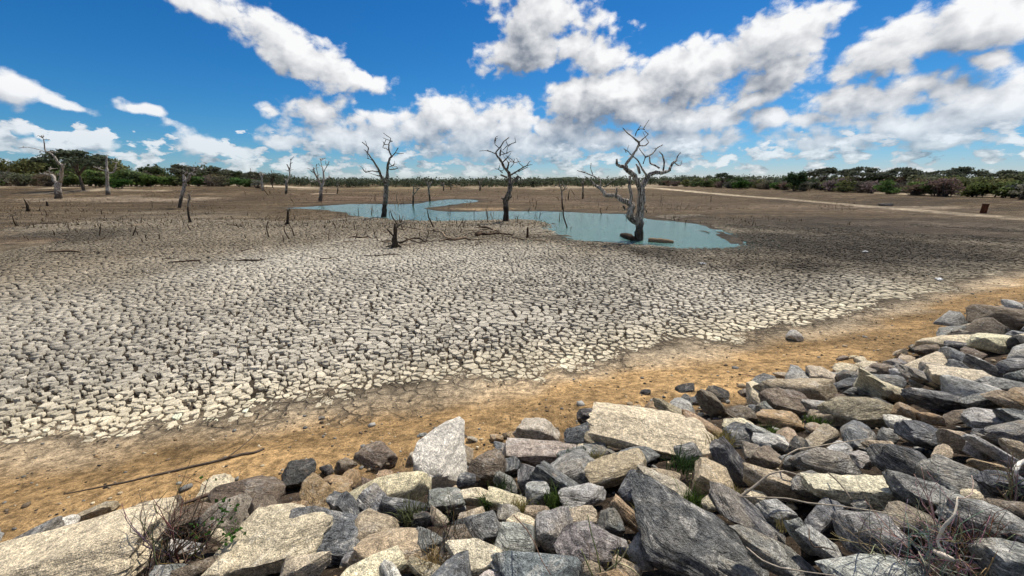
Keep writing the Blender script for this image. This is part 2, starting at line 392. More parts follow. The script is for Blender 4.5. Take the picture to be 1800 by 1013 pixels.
# ------------------------------------------------------------------ ground
C_SAND, C_BROWN, C_WET, C_PALE, C_SHADED_SOIL = (.30, .190, .085), (.105, .074, .041), (.044, .036, .026), (.46, .37, .25), (.055, .04, .028)
ZONES = [ # centre px, half size px, colour, strength (patches of the lake bed's own soil)
 ((1520,440),(360,36),C_WET,.95),((1330,442),(120,14),C_WET,.75),((1560,405),(320,28),C_WET,.85),((1640,400),(170,14),(.12,.09,.062),.7),((1240,440),(60,8),C_WET,.6),
 ((60,418),(110,16),(.15,.105,.065),.75),((1380,413),(70,8),C_PALE,.6),((1500,368),(160,9),(.17,.125,.085),.5),
 ((60,338),(170,5),C_PALE,.8),((330,336),(120,5),C_PALE,.7),((180,352),(150,3),(.42,.33,.23),.5),((490,332),(90,2.2),C_PALE,.7),((700,331),(90,2),(.27,.22,.12),.6),
 ((850,369),(80,3),(.36,.25,.14),.8),((760,393),(120,5),(.36,.27,.17),.5),((900,400),(70,6),(.36,.30,.21),.5),
 ((1050,330),(250,1.6),C_PALE,.55),((1760,352),(70,5),C_PALE,.9),((1640,350),(60,3),C_PALE,.7),((640,348),(140,5),(.16,.105,.07),.5),((1200,362),(160,8),(.19,.135,.085),.5),
 ((1590,366),(80,2),(.36,.29,.2),.5),((300,380),(140,10),(.22,.18,.125),.5),((960,352),(140,9),(.17,.12,.08),.4)]
def zone_colour(x, y):
    c = np.tile(np.array(C_BROWN), (len(x), 1)) * (1 + 0.22 * fnoise(x, y, .05, 3, 4))[:, None]
    wob = 1 + .5 * fnoise(x, y, .12, 8, 3)
    fl = (sstep(62, 26, y + 9 * fnoise(x, y, .09, 17, 3)) * .75)[:, None]; c = c * (1 - fl) + np.array((.165, .130, .086)) * fl
    for (cx, cy), (rx, ry), col, st in ZONES:
        X, Y = on_plane(cx, cy, 0); X1, _ = on_plane(cx + rx, cy, 0); _, Y0 = on_plane(cx, cy + ry, 0); _, Y1 = on_plane(cx, max(cy - ry, 322.5), 0)
        ry_ = max((Y1 - Y0) / 2, .5); d = np.hypot((x - X) / abs(X1 - X), (y - (Y0 + Y1) / 2) / ry_) * wob
        w = (st * sstep(1.25, .55, d))[:, None]; c = c * (1 - w) + np.array(col) * w
    # the sandy track running beside the scrub
    tr = sstep(2.6, 1.0, np.abs(x - 56 - .10 * (y - 60) - 3 * vnoise(x, y, .03, 2))) * sstep(38, 48, y) * .85
    c = c * (1 - tr[:, None]) + np.array(C_PALE) * tr[:, None]
    s = -pond_sdf(x, y); w = (.85 * sstep(3.6, .6, s + fnoise(x, y, .4, 2, 3)) * (np.abs(x) < 90))[:, None]; c = c * (1 - w) + np.array(C_WET) * w
    u, v, vs, vt = shore(x, y)
    nz = .4 * fnoise(x, y, .7, 7, 3)
    w = sstep(.6, -.15, v - vs + nz)[:, None]; pale = sstep(.9, .1, np.abs(v - vs + nz - .15))[:, None] * .6
    sandc = np.array(C_SAND) * (1 + .20 * fnoise(x, y, .5, 12, 4))[:, None]
    c = c * (1 - w) + sandc * w; c = c * (1 - pale) + np.array(C_PALE) * pale
    w = sstep(.15, -.5, v - vt + .3 * nz)[:, None]; c = c * (1 - w) + np.array(C_SHADED_SOIL) * w  # soil under the stones, its colour darkened to deepen the shade in the gaps
    return c
def build_ground():
    th = np.concatenate([np.linspace(-180, -72, 30)[:-1], np.linspace(-72, 72, 470), np.linspace(72, 180, 30)[1:]])
    rr = np.concatenate([[0.02], np.geomspace(.6, 420, 400), np.geomspace(460, 4500, 14)])
    T, Rr = np.meshgrid(np.radians(th), rr); x = (Rr * np.sin(T)).ravel(); y = (Rr * np.cos(T)).ravel()
    z = ground_h(x, y); mz = mud_zone(x, y)
    dep = mz * sstep(52, 44, np.hypot(x, y) - 14 * fnoise(x, y, .06, 41, 4) + 2) * sstep(-.4, -1.6, pond_sdf(x, y))
    z = z - .075 * dep
    u_, v_, vs_, vt_ = shore(x, y); z = z - .13 * sstep(.1, -.35, v_ - vt_) * sstep(-1.2, -.2, v_)      # the stones lie in and over this bed
    c = zone_colour(x, y); d3 = dep[:, None] * .9
    c = c * (1 - d3) + np.array((.040, .031, .023)) * d3          # moist mud at the bottom of the cracks
    crack = np.maximum(mz * sstep(36, 46, np.hypot(x, y)) * sstep(150, 70, y) * sstep(0, -3, pond_sdf(x, y)) * .8, sstep(.02, .25, mz) * sstep(.75, .4, mz) * .7)
    nt, nr = len(th), len(rr); i, j = np.meshgrid(np.arange(nr - 1), np.arange(nt - 1), indexing='ij')
    a = (i * nt + j).ravel(); F = np.stack([a, a + 1, a + nt + 1, a + nt], 1)[:, ::-1]
    o = mesh_obj('lake_bed', np.stack([x, y, z], 1), F[:, ::-1][:, ::-1], M_GROUND, attrs={'zone': c, 'crack': crack, 'sand': sstep(1.2, .2, v_ - vs_)})
    if o.data.polygons[5000].normal.z < 0: o.data.flip_normals()
    return tag(o, kind='structure')
GROUND = build_ground()
# pond
def build_pond():
    x0, y0 = POND.min(0) - 6; x1, y1 = POND.max(0) + 6
    nx, ny = 160, 160; X, Y = np.meshgrid(np.linspace(x0, x1, nx), np.linspace(y0, y1, ny)); s = pond_sdf(X.ravel(), Y.ravel()).reshape(ny, nx)
    keep = s > -5; V = np.stack([X.ravel(), Y.ravel(), np.full(nx * ny, WATER_Z)], 1); F = []
    for j in range(ny - 1):
        for i in range(nx - 1):
            if keep[j, i] or keep[j + 1, i + 1]: F.append((j * nx + i, j * nx + i + 1, (j + 1) * nx + i + 1, (j + 1) * nx + i))
    return tag(mesh_obj('pond_water', V, F, M_WATER), kind='structure')
build_pond()
def build_hill(px, Y, w, h):
    X = Y * (px - 900) / 702; n = 40; V = []; F = []
    for j in range(n):
        for i in range(n):
            a, b = i / (n - 1) * 2 - 1, j / (n - 1) * 2 - 1; r = math.hypot(a, b)
            V.append((X + a * w, Y + b * w * .5, -8 + (h + 8) * max(0, 1 - r) ** .8 * (1 + .25 * float(fnoise(a, b, 3, 3, 3)))))
    for j in range(n - 1):
        for i in range(n - 1): F.append((j * n + i, j * n + i + 1, (j + 1) * n + i + 1, (j + 1) * n + i))
    tag(mesh_obj('hill', V, F, plain('hill_scrub', (.06, .075, .05), .3, .02)), kind='structure')
build_hill(1000, 2600, 330, 30); build_hill(1175, 3000, 380, 24)

# ------------------------------------------------------------------ cracked mud: plates
def build_plates():
    S = 0.21; rng = np.random.default_rng(11); pts = []; R0 = 62.0
    yy = 2.5; ys = []
    gs = lambda q: .60 + .40 * float(sstep(4.5, 12.5, np.array(q))) + .04 * max(0, q - 24)      # plates are smaller by the shore
    while yy < R0: ys.append(yy); yy += S * .9 * gs(yy)
    for k, yy in enumerate(ys):
        hw = min(1.42 * yy + 2.5, 60); xs = np.arange(-hw, hw, S * gs(yy)) + (k % 2) * S / 2
        pts.append(np.stack([xs, np.full(len(xs), yy)], 1))
    P = np.concatenate(pts); P = P + rng.uniform(-.5, .5, P.shape) * S * np.array([gs(q) for q in P[:, 1]])[:, None]
    big = fnoise(P[:, 0], P[:, 1], .35, 21, 2)
    drop = rng.random(len(P)) < (.24 + .2 * big); P = P[~drop]
    mz = mud_zone(P[:, 0], P[:, 1]); sd = pond_sdf(P[:, 0], P[:, 1]); rad = np.hypot(P[:, 0], P[:, 1])
    ok = (mz > .06) & (sd < -1.0) & (rad < R0 - 15 + 14 * fnoise(P[:, 0], P[:, 1], .06, 41, 4)) & (rad > 3)
    cell = {}
    for i, (a, b) in enumerate(P): cell.setdefault((int(a // .34), int(b // .34)), []).append(i)
    zc = zone_colour(P[:, 0], P[:, 1]); H = ground_h(P[:, 0], P[:, 1])
    u, v, vs, vt = shore(P[:, 0], P[:, 1]); toS = v - vs
    wetw = sstep(.0, .9, 1 - zc.sum(1) / .40)               # dark damp patches
    grey = np.array((.44, .395, .315)); cream = np.array((.60, .52, .37)); tanb = np.array((.185, .147, .098)); wet = np.array((.062, .052, .039))
    near = sstep(3.0, .4, toS)[:, None]; col = grey * (1 - near) + cream * near
    tb = (sstep(16, 34, rad + 7 * fnoise(P[:, 0], P[:, 1], .12, 51, 3)) * .85)[:, None]; col = col * (1 - tb) + tanb * tb
    wr = (sstep(.22, .12, zc.mean(1) * 1.45) * .8)[:, None]
    dk = np.zeros(len(P))
    for (cx, cy), (rx, ry), _, st in ZONES[:6]:
        X, Y = on_plane(cx, cy, 0); X1, _ = on_plane(cx + rx, cy, 0); _, Y0 = on_plane(cx, cy + ry, 0); _, Y1 = on_plane(cx, cy - ry, 0)
        dk = np.maximum(dk, st * sstep(1.35, .5, np.hypot((P[:, 0] - X) / abs(X1 - X), (P[:, 1] - (Y0 + Y1) / 2) / ((Y1 - Y0) / 2)) * (1 + .4 * fnoise(P[:, 0], P[:, 1], .3, 5, 3))))
    col = col * (1 - dk[:, None]) + wet * dk[:, None]
    col = col * (1 + .16 * fnoise(P[:, 0], P[:, 1], .22, 31, 3) + rng.normal(0, .15, len(P)))[:, None]
    col = np.clip(col, .03, .75)
    merged = ([], [], []); base = 0; big_list = []
    for i in np.nonzero(ok)[0]:
        a, b = P[i]; ca, cb = int(a // .34), int(b // .34)
        nb = [j for q in range(-2, 3) for w in range(-2, 3) for j in cell.get((ca + q, cb + w), ()) if j != i]
        nb.sort(key=lambda j: (P[j, 0] - a) ** 2 + (P[j, 1] - b) ** 2)
        e_ = .5 + .012 * float(rad[i]); poly = [(a - e_, b - e_), (a + e_, b - e_), (a + e_, b + e_), (a - e_, b + e_)]
        thin = .35 + .65 * float(mz[i])
        for j in nb[:14]:
            dx, dy = P[j, 0] - a, P[j, 1] - b; L = math.hypot(dx, dy)
            hsh = math.sin((min(i, j) * 12.9898 + max(i, j) * 78.233)) * 43758.5453; hsh -= math.floor(hsh)
            lim = L / 2 - (.007 + .026 * hsh * hsh + (.022 if hsh > .70 else 0)) * thin - .002
            nx, ny = dx / L, dy / L; out = []
            for k in range(len(poly)):
                p, q = poly[k], poly[(k + 1) % len(poly)]
                dp = (p[0] - a) * nx + (p[1] - b) * ny - lim; dq = (q[0] - a) * nx + (q[1] - b) * ny - lim
                if dp <= 0: out.append(p)
                if (dp < 0) != (dq < 0) and abs(dp - dq) > 1e-9:
                    t = dp / (dp - dq); out.append((p[0] + (q[0] - p[0]) * t, p[1] + (q[1] - p[1]) * t))
            poly = out
            if len(poly) < 3: break
        if len(poly) < 3: continue
        Q = np.array(poly); c0 = Q.mean(0); nrm = float(np.abs(Q - c0).max())
        if nrm < .03: continue
        nxt = np.roll(Q, -1, 0); r = float(rad[i])
        if r < 13: O = np.stack([Q * .9 + nxt * .1, Q * .62 + nxt * .38, Q * .35 + nxt * .65, Q * .1 + nxt * .9], 1).reshape(-1, 2)
        elif r < 21: O = np.stack([Q * .86 + nxt * .14, Q * .45 + nxt * .55], 1).reshape(-1, 2)
        else: O = Q
        O = c0 + (O - c0) * (1 + rng.uniform(-.15, .05, (len(O), 1))); n = len(O)
        top = float(H[i]) - .010 - .034 * (1 - float(mz[i])) + float(rng.normal(0, .006)); curl = rng.uniform(-.006, .012, n); bot = float(H[i]) - .095
        tilt = rng.normal(0, .03, 2)
        zt = top + (O - c0) @ tilt
        rows = [np.array([[c0[0], c0[1], top - .004]])]
        if r < 13:
            I = c0 + (O - c0) * .68; rows.append(np.column_stack([I, top + (I - c0) @ tilt + rng.normal(0, .003, n)]))
        rows.append(np.column_stack([O, zt + curl])); D = c0 + (O - c0) * .95; rows.append(np.column_stack([D, np.full(n, bot)]))
        V = np.concatenate(rows); k = np.arange(n); k1 = (k + 1) % n
        T = [np.stack([np.zeros(n, int), 1 + k, 1 + k1], 1)]
        for q in range(len(rows) - 2):
            s0, s1 = 1 + q * n, 1 + (q + 1) * n
            T += [np.stack([s0 + k, s1 + k, s1 + k1], 1), np.stack([s0 + k, s1 + k1, s0 + k1], 1)]
        T = np.concatenate(T)
        if float(np.cross(O[1] - O[0], O[2] - O[0])) < 0: T = T[:, ::-1]
        tint = np.tile(col[i], (len(V), 1))
        # picture size, to choose the 300 that are parts of their own
        fw = c0[1] * math.cos(PITCH) + (CAM_H - top) * math.sin(PITCH); pxx = 900 + FPX * c0[0] / fw; pyy = 506.5 + FPX * ((CAM_H - top) * math.cos(PITCH) - c0[1] * math.sin(PITCH)) / fw
        if 10 < pxx < 1790 and pyy < 840 and r < 14 and mz[i] > .5: big_list.append((nrm * nrm * (CAM_H / r) / r ** 2, V, T, tint, c0, top))
        else:
            merged[0].append(V); merged[1].append(T + base); merged[2].append(tint); base += len(V)
    big_list.sort(key=lambda e: -e[0])
    for e in big_list[300:]:
        merged[0].append(e[1]); merged[1].append(e[2] + base); merged[2].append(e[3]); base += len(e[1])
    for e in big_list[:300]:
        off = np.array([e[4][0], e[4][1], e[5]]); o = mesh_obj('mud_plate', e[1] - off, e[2], M_PLATE, GROUND, smooth=False, attrs={'tint': e[3]}); o.location = off
    o = mesh_obj('mud_plates', np.concatenate(merged[0]), np.concatenate(merged[1]), M_PLATE, GROUND, smooth=False, attrs={'tint': np.concatenate(merged[2])})
    tag(o, kind='stuff')
    print('plates', len(big_list), 'tris', sum(len(t) for t in merged[1]))
build_plates()
# ------------------------------------------------------------------ rocks
def ico(sub):
    bm = bmesh.new(); bmesh.ops.create_icosphere(bm, subdivisions=sub, radius=1.0)
    V = np.array([v.co[:] for v in bm.verts]); F = np.array([[v.index for v in f.verts] for f in bm.faces]); bm.free(); return V, F
ICO = {s: ico(s) for s in (2, 3, 4, 5)}
def n3(p, seed, s):
    """cheap 3-D noise from three value-noise slices"""
    return (vnoise(p[:, 0] + seed, p[:, 1], s, 1) + vnoise(p[:, 1] + seed, p[:, 2], s, 2) + vnoise(p[:, 2] + seed, p[:, 0], s, 3)) / 1.7
def rock_verts(rng, a, b, c, sub, boxy=.6):
    D, F = ICO[sub]; D = D / np.linalg.norm(D, axis=1)[:, None]; ext = np.array([a, b, c])
    N = []; O = []
    for ax in range(3):
        for sg in (-1, 1):
            v = np.zeros(3); v[ax] = sg; v += rng.normal(0, .20, 3); v /= np.linalg.norm(v); N.append(v); O.append(rng.uniform(.86, 1.0))
    for _ in range(rng.integers(8, 16)):
        v = rng.normal(0, 1, 3); v /= np.linalg.norm(v); N.append(v); O.append(rng.uniform(.92, 1.22) if rng.random() < boxy else rng.uniform(.76, .95))
    N = np.array(N); O = np.array(O)                      # planes of a block in unit space
    q = np.maximum(D @ N.T, 1e-4); r = O / q
    k = 90.0; rad = -np.log(np.exp(-k * np.clip(r, 0, 2.2)).sum(1)) / k      # soft minimum: worn edges
    P = D * rad[:, None]
    sd = float(rng.uniform(0, 90))
    P = P * (1 + .040 * n3(P, sd, 1.9) + .034 * n3(P, sd + 5, 4.5) + .022 * n3(P, sd + 9, 10.0) + .012 * n3(P, sd + 13, 22.0))[:, None]
    st = np.floor(P[:, 2] * 7 + .8 * n3(P, sd, 1.5)); P[:, :2] *= (1 + .042 * np.sin(st * 12.9 + sd))[:, None]   # foliation ledges
    return P * ext * 1.09, F
RC = {'G': ((.150, .151, .145), .9), 'K': ((.055, .05, .046), .35), 'g': ((.235, .225, .20), .85), 'T': ((.42, .33, .215), .5), 'C': ((.70, .585, .39), .35),
      'B': ((.185, .14, .095), .4), 'O': ((.36, .24, .125), .45), 'P': ((.44, .37, .28), .7), 'L': ((.42, .405, .36), .75), 'W': ((.70, .65, .55), .3), 'b': ((.185, .19, .187), .9)}
RN = {'G': 'dark grey', 'K': 'blackish', 'g': 'mid grey', 'T': 'tan', 'C': 'cream', 'B': 'brown', 'O': 'rusty orange', 'P': 'pinkish', 'L': 'pale grey', 'W': 'whitish', 'b': 'blue-grey'}
# px centre, px size, tilt in the picture (clockwise), colour, label | short name   (short names make landmarks)
ROCKS = [
(112,990,330,150,-10,'C','huge cream slab with pink streaks sloping beside the leafy dry shrub|huge cream slab'),(38,968,150,60,-32,'g','flat grey-pink slab lying along the edge of the huge cream slab|flat grey-pink slab'),
(115,920,26,34,0,'W','small upright white and black stone standing on the flat slab'),(170,900,56,22,-14,'T','thin flat tan stone lying alone on the sand'),(282,898,64,36,-8,'B',''),(352,908,62,40,-6,'B',''),
(438,878,120,66,-4,'B','broad olive-brown boulder half buried behind the leafy dry shrub|half-buried olive boulder'),(470,905,72,42,0,'B',''),(385,945,40,26,10,'C',''),(330,965,60,34,0,'L',''),(350,1000,70,34,0,'B',''),(300,1005,50,30,0,'g',''),
(495,950,176,118,-6,'C','big cream block with a dark crack below the grey wedge rock|big cream block'),(583,944,142,74,7,'G','dark grey angular block with pale edges leaning on the big cream block|dark grey wedge'),
(613,903,66,38,50,'G',''),(683,868,136,60,-12,'C','long cream rock behind two dark grey stones'),(661,889,66,52,0,'G','rounded dark grey stone leaning on the long cream rock'),(707,896,84,44,-8,'G',''),
(703,962,138,78,4,'T','large flat-topped tan block over a deep black gap|flat-topped tan block'),(533,1000,92,46,-20,'C',''),(645,1006,120,36,5,'C',''),(620,985,40,30,0,'L',''),
(524,834,50,54,5,'K','dark craggy stone perched at the foot of the slope'),(574,827,24,20,0,'K',''),(560,872,76,46,0,'O',''),(600,860,40,30,0,'O',''),
(667,800,72,48,-20,'B','dark olive wedge stone resting alone on the orange sand|olive wedge stone'),(648,852,32,24,0,'B',''),(680,840,36,22,0,'O',''),
(775,820,90,94,-8,'W','tall white speckled boulder with a brown patch|white speckled boulder'),(859,824,56,62,0,'B','smooth reddish-brown domed rock beside the white speckled boulder|brown domed rock'),(820,845,30,38,0,'G',''),
(948,762,76,54,10,'P','mottled pinkish-grey hump on the far side of the overhanging slab|pinkish hump'),(948,798,140,42,-4,'P','pale pinkish slab overhanging a black hollow|overhanging slab'),(873,771,22,17,0,'O',''),(903,769,32,22,0,'O',''),
(784,880,62,46,0,'g',''),(832,874,56,34,0,'C','small square cream block below the brown domed rock'),(882,872,42,26,0,'g',''),(888,848,46,30,25,'g',''),(936,838,50,44,-10,'g',''),
(944,868,38,50,8,'L','upright striped grey block standing between grass tufts'),(990,855,104,40,40,'G','long dark grey slab sliding down the slope under the overhanging slab|long sliding slab'),(890,884,64,30,-14,'C',''),(830,910,50,28,-8,'T',''),
(853,930,62,56,4,'G','dark grey block with a lighter flat top|light-topped grey block'),(896,908,44,34,0,'P',''),(945,908,44,42,0,'T',''),(909,958,60,82,0,'L','tall pale grey speckled block standing on end|tall pale block'),
(970,932,60,74,-14,'L','upright wedge striped grey and cream|striped wedge'),(1022,911,54,42,8,'C','cream-topped cube of stone beside the striped wedge'),(845,986,84,66,0,'C','knobbly yellowish-cream rock below the light-topped grey block|knobbly yellow rock'),
(803,950,48,62,0,'B',''),(757,956,46,48,20,'g',''),(772,914,34,28,0,'T',''),(744,914,44,30,0,'K',''),(965,1002,128,42,6,'b','blue-grey slab with fine stripes under thin twigs|blue-grey striped slab'),
(1045,962,134,78,8,'g','big weathered grey rock with a tan shelf behind pale green stems|weathered grey rock'),(1073,922,48,56,10,'b','rounded blue-grey stone next to the red-brown banded one'),(1106,908,72,34,48,'O','red-brown banded rock curving down the slope|red-brown banded rock'),
(1130,975,48,62,10,'L',''),(1100,1003,50,36,0,'T',''),(690,1008,60,26,0,'W',''),(745,1004,56,28,0,'T',''),(860,1012,40,20,0,'W',''),
(1047,736,56,46,5,'K','dark brown craggy rock against the huge cream boulder'),(1158,765,196,82,5,'C','huge cream boulder, the broadest pale rock at the sand|huge cream boulder'),(1125,802,94,30,34,'G','dark sliver of rock wedged under the huge cream boulder'),
(1084,826,98,58,-14,'T','grey-tan slab with fine stripes below the huge cream boulder|grey-tan striped slab'),(1062,797,46,28,10,'g',''),(1014,806,62,40,4,'G','dark grey flat-topped stone in a clump of green grass|grassy dark stone'),
(1176,866,98,66,16,'P','tan-pink angular block over a black gap|tan-pink block'),(1112,858,52,48,-40,'b','dark blue-grey pointed wedge beside the tan-pink block'),(1258,848,74,70,24,'T','yellow-tan rock with a scaly face beside a steep dark slab|yellow-tan rock'),
(1286,814,88,50,62,'G','steep dark green-grey slab standing almost on edge|steep dark slab'),(1196,734,92,36,22,'T',''),(1250,712,50,40,20,'B',''),(1262,694,36,26,20,'K',''),(1232,752,78,36,22,'O',''),(1298,752,44,38,10,'C',''),(1302,728,52,32,16,'B',''),
(1026,872,84,46,8,'L','mottled black and white stone below the grassy dark stone'),(1135,690,20,14,0,'K','small blackish stone lying alone on the orange sand'),(1205,683,34,17,10,'K','small black and red-brown wedge stone lying on the sand'),
(1228,965,215,112,20,'G','huge dark slate-grey slab with white veins|huge dark slab'),(1165,908,68,46,-8,'L',''),(1250,886,34,32,0,'C',''),(1318,914,150,44,33,'G','long blackish slab with a yellow edge above the huge dark slab|yellow-edged slab'),
(1372,985,165,48,30,'g','long grey slab with stripes running down toward the twigs|long grey slab'),(1300,1006,70,30,20,'g',''),
(1407,692,144,58,12,'T','big tan boulder with a layered top edging the sand|big layered tan boulder'),(1384,712,84,46,0,'B',''),(1447,668,70,40,24,'C','rounded cream stone capping the layered tan boulder'),(1440,718,62,26,10,'L','thin grey plate leaning on the layered tan boulder'),
(1480,710,30,26,0,'B',''),(1345,722,22,30,0,'g',''),(1376,740,84,28,6,'O',''),(1341,762,54,20,46,'L',''),(1432,752,38,20,0,'T',''),(1384,768,42,28,0,'T',''),(1440,772,72,22,4,'T',''),
(1506,726,110,44,-10,'T','broad tan rock beside a dark pointed stone|broad tan rock'),(1548,718,40,44,0,'K','dark pointed stone like a small pyramid|dark pyramid stone'),(1533,680,114,42,12,'C','cream slab sloping toward the sand beside the layered boulder|sloping cream slab'),(1494,678,40,24,0,'G',''),(1512,696,52,26,10,'g',''),
(1348,806,46,46,0,'B',''),(1322,796,32,30,0,'P',''),(1404,788,44,36,0,'K',''),(1374,782,34,24,20,'W',''),(1392,814,40,26,0,'b',''),(1458,816,116,50,8,'g','large rounded grey rock with a tan rim|tan-rimmed grey rock'),(1512,808,46,32,14,'L',''),
(1508,766,126,36,10,'b','wide blue-grey slab with fine parallel stripes|wide striped slab'),(1548,786,52,24,10,'T',''),(1480,790,70,18,6,'L',''),
(1768,562,98,48,6,'B','dark brown craggy outcrop at the far end of the stones|dark outcrop'),(1726,566,28,18,0,'K',''),(1680,582,70,18,0,'g',''),(1680,606,108,28,6,'C','cream rock with black hollows near the dark outcrop|hollowed cream rock'),(1688,610,44,20,0,'G',''),
(1752,604,92,34,12,'C',''),(1630,617,36,22,0,'B',''),(1656,628,62,16,4,'T',''),(1706,628,56,26,10,'B',''),(1640,641,98,26,4,'C',''),(1692,666,122,42,12,'C','large smooth cream boulder beside a long dark slab|smooth cream boulder'),
(1645,672,112,20,28,'G','long thin dark slab lying against the smooth cream boulder|thin dark slab'),(1552,652,30,30,0,'B',''),(1572,642,28,26,0,'g',''),(1592,634,42,18,0,'T',''),(1586,658,32,22,10,'W',''),(1610,674,24,16,0,'L',''),(1572,692,68,34,20,'C',''),
(1642,704,94,38,18,'G','dark rock with wavy stripes below the thin dark slab|wavy-striped rock'),(1710,682,36,18,0,'O',''),(1732,648,62,26,8,'g',''),(1780,644,52,28,0,'g',''),(1796,604,32,26,0,'K',''),(1790,664,40,22,0,'G',''),(1722,704,58,28,0,'b',''),(1768,684,76,26,6,'g',''),(1776,708,64,32,8,'T',''),
(1592,728,78,38,20,'O','tan-orange streaked rock beside the dark pyramid stone'),(1580,744,42,24,10,'W',''),(1640,736,36,24,0,'O',''),(1686,733,70,18,0,'B',''),(1744,738,76,38,2,'L','square pale grey block with a brown end|square pale block'),(1795,742,36,40,0,'G',''),
(1622,768,82,44,12,'b','broad grey-blue slab with a rough face beside the tan-cream rock|rough grey slab'),(1684,776,66,38,10,'T','tan and cream rock with orange stains'),(1768,772,82,28,10,'G',''),(1722,794,52,28,14,'L',''),(1762,804,114,26,24,'L','long pale striped splinter of rock|pale splinter'),
(1588,814,104,60,26,'G','large dark rock with steep parallel stripes|steep-striped rock'),(1656,798,42,24,0,'C',''),(1670,844,94,74,8,'b','flat-faced dark grey slab with one white line|white-lined slab'),(1734,820,48,22,4,'O',''),(1762,852,72,50,8,'G',''),(1562,768,42,28,0,'g',''),
(1362,852,94,56,6,'T','tan-orange block with a layered front under the curved stick|layered tan-orange block'),(1428,856,62,44,0,'g',''),(1508,868,152,56,4,'C','large ragged cream rock crossed by thin twigs|ragged cream rock'),(1366,898,58,38,24,'L',''),(1448,908,88,26,-14,'G',''),
(1522,942,76,90,4,'g','tall square grey-brown block beside the dry brush|square grey-brown block'),(1408,944,80,40,50,'L',''),(1452,966,90,38,48,'L',''),(1550,1004,165,34,0,'L','pale rock with a row of short cracks beside the dry brush'),(1512,888,36,20,0,'G',''),
(1622,872,98,58,18,'g','grey-tan angular rock above the dry brush|grey-tan angular rock'),(1612,922,112,56,20,'B',''),(1738,912,134,62,10,'g','wide grey rock with wavy stripes next to the bleached branch|wavy grey rock'),(1768,986,90,74,10,'g','square grey-green block at the edge of the dry brush'),(1800,948,36,54,0,'G',''),(1690,886,40,26,0,'L','')]
def slope_rock(px, py, w, h, tilt, col, rng, sub, name='rock', bury=.30):
    d = ray(px, py); p0, t = hit(px, py, 0.05); s = t / FPX
    el = math.asin(-d[2] / np.linalg.norm(d)); Wd = w * s; Hs = h * s
    kz = float(rng.uniform(.55, .9)) if w * h < 9000 else .48; dep = Hs / (math.sin(el) + kz * math.cos(el)); hz = dep * kz
    hz = min(hz * 1.1, Wd * .95); dep = max(min(dep, Wd * 1.5), Wd * .35)
    V, F = rock_verts(rng, Wd / 2, dep / 2, hz / 2, sub)
    p, t = hit(px, py, hz * (.5 - bury))
    yaw = rng.normal(0, .10 if w * h > 5000 else .38)
    q = Quaternion((0, 0, 1), yaw)
    view = Vector((0, math.cos(PITCH), -math.sin(PITCH))); q = Quaternion(view, math.radians(tilt)) @ q        # tilted as seen
    q = q @ Quaternion((1, 0, 0), rng.normal(0.10, .12 if w * h > 5000 else .22)) @ Quaternion((0, 1, 0), 0 if w * h > 5000 else rng.normal(0, .14))
    o = mesh_obj(name, V, F, M_ROCK, sharp=R(38)); o.location = p; o.rotation_mode = 'QUATERNION'; o.rotation_quaternion = q
    c, al = RC[col]; k = 1 + rng.normal(0, .08); o.color = (*[min(.8, max(.02, x * k * (1 + rng.normal(0, .025)))) for x in c], al)
    return o, max(Wd, dep), Wd, hz
ROCK_GROUP = "stones of the dam's rock facing"
